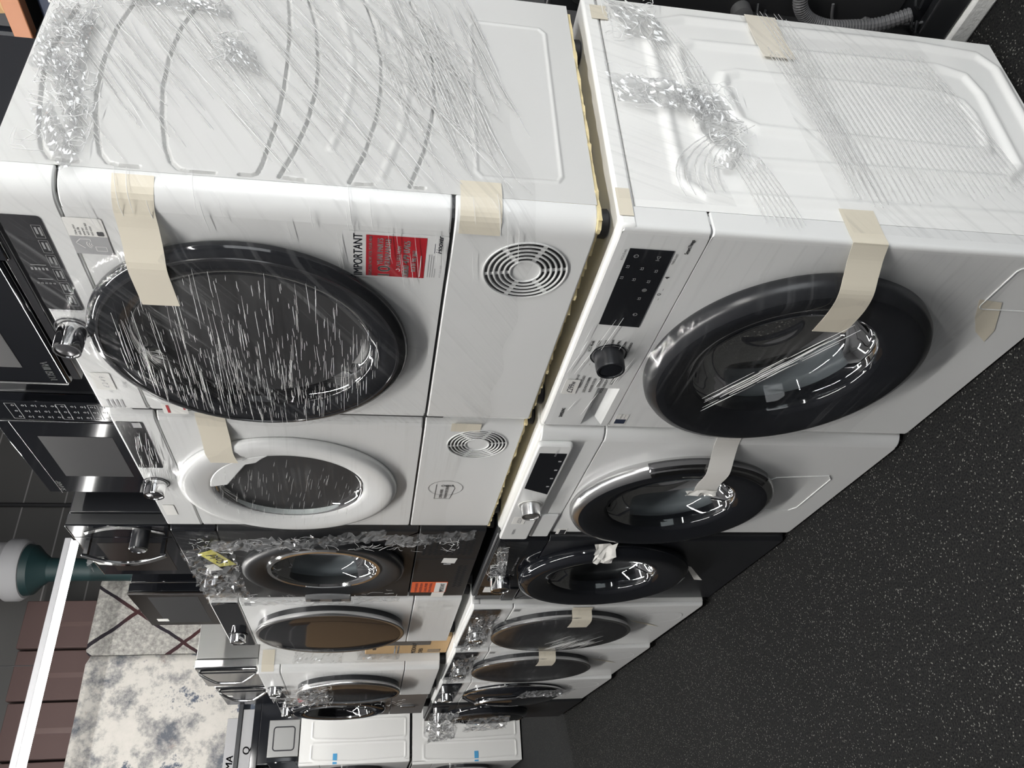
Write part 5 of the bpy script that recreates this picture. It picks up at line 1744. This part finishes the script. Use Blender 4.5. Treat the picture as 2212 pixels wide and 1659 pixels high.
# black microwave nearest the camera
t = thing('microwave', 'black microwave with a slim grey trim line, nearest of the microwaves on the dryers', 'microwave', (0.055, -0.004, TOPZ), 0, G_M)
MB().box(0, 0.445, -0.36, -0.022, 0.018, 0.275).build('casing', 'black_satin', t, bevel=0.006)
MB().box(0.0, 0.11, -0.020, 0.0, 0.018, 0.275).build('control_panel', 'black_gloss', t, bevel=0.004)
dr = MB().box(0.112, 0.445, -0.020, 0.0, 0.030, 0.275).build('door', 'black_gloss', t, bevel=0.004)
MB().box(0.150, 0.395, -0.0002, 0.0006, 0.095, 0.255).build('mesh_window', 'mesh_window', dr)
mb = MB(); text(mb, 'TOSHIBA', 0.436, 0.050, 0.018, 0.0008, width=0.062, bold=0.0004); mb.build('lettering', 'print_grey', dr, smooth=False)
MB().tube([(0.112, 0.001, 0.036), (0.440, 0.001, 0.036)], 0.0009, 6).build('trim_line', 'silver', dr)
MB().tube([(0.4455, 0.0, 0.036), (0.4455, 0.0, 0.272)], 0.0022, 6).build('trim_line', 'silver', dr)
MB().box(0.01, 0.437, -0.018, -0.004, 0.012, 0.028).build('plinth', 'smoke_plastic', t, bevel=0.002)
mw_feet(t, 0.445, 0.36, 0.019)

# second black microwave with a key pad
t = thing('microwave', 'black microwave with a keypad and hatched window, second on the dryers', 'microwave', (0.685, -0.070, TOPZ), 0, G_M)
MB().box(0, 0.440, -0.36, -0.022, 0.015, 0.272).build('casing', 'black_satin', t, bevel=0.006)
cp = MB().box(0.0, 0.079, -0.020, 0.0, 0.015, 0.270).build('control_panel', 'black_gloss', t, bevel=0.002)
dr = MB().box(0.081, 0.440, -0.020, 0.002, 0.015, 0.270).build('door', 'black_gloss', t, bevel=0.003)
MB().box(0.145, 0.345, 0.001, 0.0026, 0.055, 0.205).build('mesh_window', 'mesh_window', dr)
mb = MB(); text(mb, 'SHARP', 0.428, 0.228, 0.015, 0.0028, width=0.055, slant=0.1, bold=0.0005); mb.build('lettering', 'print_grey', dr, smooth=False)
mb = MB()
for z0, z1 in ((0.205, 0.225), (0.112, 0.130), (0.052, 0.070)):
    for p, q in (((0.008, z0), (0.070, z0)), ((0.008, z1), (0.070, z1)), ((0.008, z0), (0.008, z1)), ((0.070, z0), (0.070, z1))):
        line(mb, p, q, 0.0008, 0.0006)
for i in range(3):
    for j in range(10):
        z = 0.040 + j * 0.0185
        ring_flat(mb, (0.016 + i * 0.023, z + 0.005), 0.0018, 0.0028, 0.0006, n=12)
        line(mb, (0.012 + i * 0.023, z - 0.001), (0.021 + i * 0.023, z - 0.001), 0.0012, 0.0006)
mb.build('keypad_print', 'print_grey', cp, smooth=False)
MB().tube([(0.080, 0.001, 0.018), (0.080, 0.001, 0.268)], 0.001, 6).build('trim_line', 'silver', t)
MB().tube([(0.081, 0.0025, 0.240), (0.440, 0.0025, 0.240)], 0.0006, 6).build('trim_line', 'silver_grey', t)
mw_feet(t, 0.44, 0.36, 0.016)

# retro microwave with bowed handle and dial
t = thing('microwave', 'black microwave with a bowed steel handle and round dial, third on the dryers', 'microwave', (1.240, -0.030, TOPZ), 0, G_M)
MB().box(0, 0.380, -0.34, -0.032, 0.014, 0.258).build('casing', 'black_satin', t, bevel=0.004)
MB().box(0, 0.380, -0.031, 0.0, 0.014, 0.260).build('front_frame', 'graphite', t, bevel=0.002)
cp = MB().box(0.0, 0.078, 0.0, 0.004, 0.014, 0.260).build('control_panel', 'black_gloss', t, bevel=0.001)
dr = MB().box(0.079, 0.380, 0.0, 0.005, 0.014, 0.260).build('door', 'black_gloss', t, bevel=0.001)
MB().box(0.12, 0.345, 0.004, 0.0056, 0.05, 0.215).build('mesh_window', 'oven_brown', dr)
MB().tube([(0.082, 0.0058, 0.052), (0.378, 0.0058, 0.258)][0:0] or [(0.001, 0.005, 0.2595), (0.379, 0.005, 0.2595)], 0.0009, 6).build('trim_line', 'silver', t)


def bow(xc, y0, dy, z0, z1, wd, th, n=18):
    mb = MB(); vs = []
    for k in range(n + 1):
        s = k / n
        b = math.sin(PI * s)
        x = xc + dy[0] * b; y = y0 + dy[1] * b; z = z0 + (z1 - z0) * s
        vs += [(x - wd / 2, y, z), (x + wd / 2, y, z), (x + wd / 2, y + th, z), (x - wd / 2, y + th, z)]
    fs = []
    for k in range(n):
        for j in range(4):
            fs.append((4 * k + j, 4 * k + (j + 1) % 4, 4 * k + 4 + (j + 1) % 4, 4 * k + 4 + j))
    fs += [(0, 1, 2, 3), (4 * n + 3, 4 * n + 2, 4 * n + 1, 4 * n)]
    mb.add(vs, fs)
    return mb


bow(0.050, 0.0045, (-0.040, 0.0), 0.030, 0.226, 0.016, 0.0015).build('panel_arc', 'silver', cp)  # bowed silver strip on the control panel
h = bow(0.108, 0.040, (0.03, 0.012), 0.030, 0.240, 0.020, 0.008).build('door_handle', 'chrome', dr, bevel=0.002)
for z in (0.036, 0.226):
    MB().box(0.100, 0.116, 0.004, 0.042, z, z + 0.010).build('handle_mount', 'black_satin', h)
k_ = MB().lathe([(0.0225, 0.004), (0.0225, 0.050), (0.020, 0.054), (0.0185, 0.054), (0.0005, 0.052)], (0.040, 0, 0.085), 32).build('dial', 'black_satin', cp)
MB().lathe([(0.0225, 0.052), (0.021, 0.0555), (0.019, 0.0555), (0.0185, 0.053)], (0.040, 0, 0.085), 32).build('dial_rim', 'chrome', k_)
o = MB().plate([(0.235, 0.225), (0.290, 0.215), (0.285, 0.250), (0.240, 0.262)], 0.006, 0.008).build('price_tag', 'paper', t)
mb = MB(); text(mb, '4', 0.272, 0.228, 0.022, 0.0085, bold=0.0006); mb.build('handwriting', 'print_black', o, smooth=False)
mw_feet(t, 0.38, 0.34, 0.015)
# plastic bag piece on its top
crumple(t, 'bag_plastic', (0.27, -0.10, 0.259), (0.10, 0.02, 0.03), (0.02, 0.08, 0.0), (0, 0, 1), 10, 8, 0.03, 131)

# fourth: dark glass microwave with a long bar handle
t = thing('microwave', 'black microwave with a smoky glass front and small white tag, fourth on the dryers', 'microwave', (1.878, -0.050, TOPZ), 0, G_M)
MB().box(0, 0.372, -0.33, -0.032, 0.014, 0.258).build('casing', 'black_gloss', t, bevel=0.004)
MB().box(0, 0.372, -0.031, -0.003, 0.014, 0.260).build('front_frame', 'black_gloss', t, bevel=0.002)
dr = MB().box(0.0, 0.372, -0.002, 0.006, 0.014, 0.262).build('door', 'oven_brown', t, bevel=0.002)
MB().box(0.03, 0.335, 0.005, 0.0068, 0.05, 0.205).build('mesh_window', 'mesh_window', dr)
MB().tube(smooth_pts([(0.014, -0.075, 0.225), (-0.006, -0.078, 0.215), (-0.014, -0.08, 0.195), (-0.014, -0.08, 0.02)], 4), 0.007, 10).build('side_handle', 'chrome', t)
MB().tube([(0.0, 0.006, 0.016), (0.0, 0.006, 0.262)], 0.0012, 6).build('trim_line', 'silver', t)
MB().tube([(0.0, -0.032, 0.016), (0.0, -0.032, 0.262)], 0.0008, 6).build('trim_line', 'silver', t)
MB().plate(rrect(0.285, 0.315, 0.190, 0.228, 0.002), 0.007, 0.0076).build('price_tag', 'paper', t)
mw_feet(t, 0.372, 0.33, 0.015)


# two steel microwaves on the fifth and sixth dryers
def steel_mw(label, x, y, z, wd, hh):
    t = thing('microwave', label, 'microwave', (x, y, z), 0, G_M)
    MB().box(0, wd, -0.32, -0.036, 0.014, hh - 0.004).build('casing', 'steel', t, bevel=0.004)
    MB().box(0, wd, -0.035, 0.0, 0.014, hh).build('front_frame', 'silver', t, bevel=0.004)
    for k in range(4):
        MB().box(-0.0012, 0.0, -0.19, -0.155, 0.045 + 0.012 * k, 0.050 + 0.012 * k).build('vent_slot', 'dark_void', t)
    dr = MB().box(0.085, wd - 0.004, 0.0, 0.006, 0.018, hh - 0.004).build('door', 'black_gloss', t, bevel=0.002)
    MB().box(0.004, 0.082, 0.0, 0.005, 0.018, hh - 0.004).build('control_panel', 'black_gloss', t, bevel=0.002)
    P = [(0.07, 0.006, 0.020), (0.075, 0.016, 0.030), (0.13, 0.03, 0.075), (0.15, 0.034, 0.10), (0.15, 0.034, hh - 0.09), (0.13, 0.03, hh - 0.06), (0.075, 0.016, hh - 0.02), (0.07, 0.006, hh - 0.012)]
    MB().tube(smooth_pts(P, 3), 0.006, 8).build('door_handle', 'silver', dr)
    MB().tube([(0.083, 0.007, 0.02), (0.083, 0.007, hh - 0.006)], 0.0015, 6).build('trim_line', 'silver', t)
    mw_feet(t, wd, 0.32, 0.015)
    return t


steel_mw('steel sided microwave with a bracket shaped handle, fifth on the dryers beside the lined rug', 2.834, -0.020, 1.633, 0.356, 0.272)
s6 = steel_mw('steel trimmed microwave with a bracket shaped handle, sixth on the dryers', 3.243, -0.020, 1.631, 0.41, 0.25)
MB().plate(rrect(0.16, 0.19, 0.19, 0.215, 0.002), 0.007, 0.008).build('price_tag', 'paper', s6)

# steel microwave seen side on, on top of the end stack
t = thing('microwave', 'steel microwave showing a side with a rounded square outline, on the end stack', 'microwave', (5.71, 0.02, 1.648), 0, G_M)
MB().box(0, 0.42, -0.285, -0.03, 0.012, 0.232).build('casing', 'steel', t, bevel=0.004)
mb = MB()
ln = rrect(0.045, 0.195, -0.235, -0.075, 0.02)   # (z, y) outline
L3 = [(-0.0005, y, z) for z, y in ln]
L3.append(L3[0])
mb.tube(L3, 0.0045, 6)
mb.build('side_outline', 'print_black', t)
MB().box(0, 0.42, -0.029, 0.0, 0.012, 0.234).build('front_frame', 'black_gloss', t, bevel=0.003)
MB().plate(rrect(0.03, 0.40, 0.03, 0.22, 0.006), 0.0, 0.004).build('door', 'black_gloss', t)
mw_feet(t, 0.42, 0.285, 0.013)

# ================================================================== behind the row
# black machine, back towards the first washer, on its white packing base
t = thing('washing_machine', 'black machine seen from behind with a grey drain hose, past the nearest washer', 'washing machine', (-0.62, -0.660, 0.047), 0, 'appliances behind the row')
MB().box(0, 0.72, -0.55, 0, 0.0, 0.84).build('cabinet', 'black_satin', t, bevel=0.01)
MB().plate(rrect(0.04, 0.70, 0.12, 0.80, 0.03), 0.0, 0.006).build('back_panel', 'black_matt', t, bevel=0.003)
MB().plate([(0.0, 0.0), (0.72, 0.0), (0.72, 0.06), (0.0, 0.09)], 0.0, 0.025).build('base_rail', 'graphite', t, bevel=0.004)
hp = smooth_pts([(0.60, 0.03, 0.36), (0.632, 0.035, 0.345), (0.655, 0.035, 0.315), (0.664, 0.035, 0.27), (0.662, 0.03, 0.22), (0.650, 0.03, 0.165), (0.62, 0.03, 0.11)], 8)
mb = MB()
rr = []
P2 = []
for i in range(len(hp) - 1):
    for j in range(4):
        P2.append(hp[i].lerp(hp[i + 1], j / 4)); rr.append(0.0145 if j < 2 else 0.0128)
mb.tube(P2, rr, 12)
mb.build('drain_hose', 'hose_grey', t, ang=20)
cb = smooth_pts([(0.63, 0.012, 0.27), (0.662, 0.012, 0.255), (0.668, 0.014, 0.235), (0.655, 0.012, 0.16), (0.652, 0.012, 0.09), (0.64, 0.012, 0.05)], 5)
MB().tube(cb, 0.003, 8).build('mains_cable', 'hose_grey', t)
for z in (0.185, 0.135):
    MB().lathe([(0.0005, -0.010), (0.006, -0.006), (0.007, 0.004), (0.0005, 0.012)], (0.654, 0.014, z), 12, 'z').build('cable_clip', 'silver_grey', t)
for (x, z) in ((0.60, 0.09), (0.645, 0.07), (0.66, 0.40), (0.655, 0.055)):
    MB().tube(smooth_pts([(x, 0.01, z), (x + 0.012, 0.022, z + 0.006), (x + 0.004, 0.026, z + 0.02), (x - 0.012, 0.012, z + 0.022)], 3), 0.003, 6).build('hose_hook', 'graphite', t)
MB().lathe([(0.02, 0.0), (0.02, 0.03), (0.012, 0.034), (0.0005, 0.034)], (0.668, 0.0, 0.45), 20).build('water_inlet', 'silver_grey', t)
o = MB()
g = random.Random(4)
pts = []
for k in range(16):
    pts.append((-0.66 + 0.80 * k / 15, -0.622 + g.uniform(-0.006, 0.002)))
pts += [(0.14, -1.22), (-0.66, -1.22)]
o.prism(pts, 0.0, 0.046)
o = o.build('packing_base', 'polystyrene', None, bevel=0.006)
tag(o, 'chipped white foam packing base under the black machine, on the carpet', 'packing')

# storage rack standing behind the first dryer
t = thing('storage_rack', 'dark storage rack with an orange beam behind the top of the nearest dryer', 'rack', (0, -1.42, 0))
MB().box(-0.55, 1.28, 0.0, 0.04, 2.215, 2.268).build('shelf_beam', 'wood_orange', t, bevel=0.004)
MB().box(-0.55, 1.28, -0.56, 0.0, 2.235, 2.265).build('shelf_board', 'dark_void', t)
MB().box(-0.55, 1.28, -0.56, 0.0, 1.30, 1.33).build('shelf_board', 'dark_void', t)
for x in (-0.60, 1.28):
    for y in (-0.56, 0.0):
        MB().box(x, x + 0.05, y - 0.01, y + 0.045, 0, 3.1).build('upright', 'carton_navy', t, bevel=0.003)
MB().box(0.835, 1.28, -0.005, 0.020, 0.9, 3.1).build('side_panel', 'rack_navy', t)


def printed_carton(label, loc, wd, dep, h, zz, seed, n):
    t = thing('carton', label, 'box', loc, 0, 'navy cartons on the rack')
    MB().box(0, wd, 0, dep, 0, h).build('box_body', 'carton_navy', t, bevel=0.006)
    mb = MB()
    g = random.Random(seed)
    for k in range(n):
        x = g.uniform(0.05, wd - 0.06); z = g.uniform(*zz)
        line(mb, (x, z), (x - g.uniform(0.01, 0.05), z + g.uniform(-0.012, 0.012)), g.uniform(0.002, 0.008), dep + 0.0006)
    mb.build('printing', 'paper', t, smooth=False)
    return t


printed_carton('navy carton with rows of white print under the orange rack beam', (0.30, -1.90, 1.3305), 0.52, 0.47, 0.86, (0.74, 0.85), 12, 60)
printed_carton('navy carton with torn tan edges on the top shelf above the orange beam', (0.10, -1.90, 2.2655), 0.70, 0.46, 0.40, (0.02, 0.16), 14, 46)
o = thing('paper_bag', 'crumpled tan paper scrap in front of the carton on the top shelf', 'paper', (0.60, -1.405, 2.274))
crumple(o, 'paper_body', (-0.02, -0.02, 0.0), (0.20, 0.0, 0.0), (0.0, 0.01, 0.11), (0, 1, 0.2), 7, 7, 0.035, 141, 'cardboard')

# cartons at the far end of the aisle (outside the frame, mirrored in the black doors)
for k, (y, h_) in enumerate(((0.78, 1.7), (1.52, 1.95), (2.26, 1.75))):
    t = thing('carton', ('brown appliance carton beside the fridges, mirrored in the glass doors', 'brown appliance carton, middle of three at the end of the aisle, mirrored in the doors', 'brown appliance carton by the far corner of the room, mirrored in the doors')[k], 'box', (6.1, y, 0), 0, 'cartons at the end of the aisle')
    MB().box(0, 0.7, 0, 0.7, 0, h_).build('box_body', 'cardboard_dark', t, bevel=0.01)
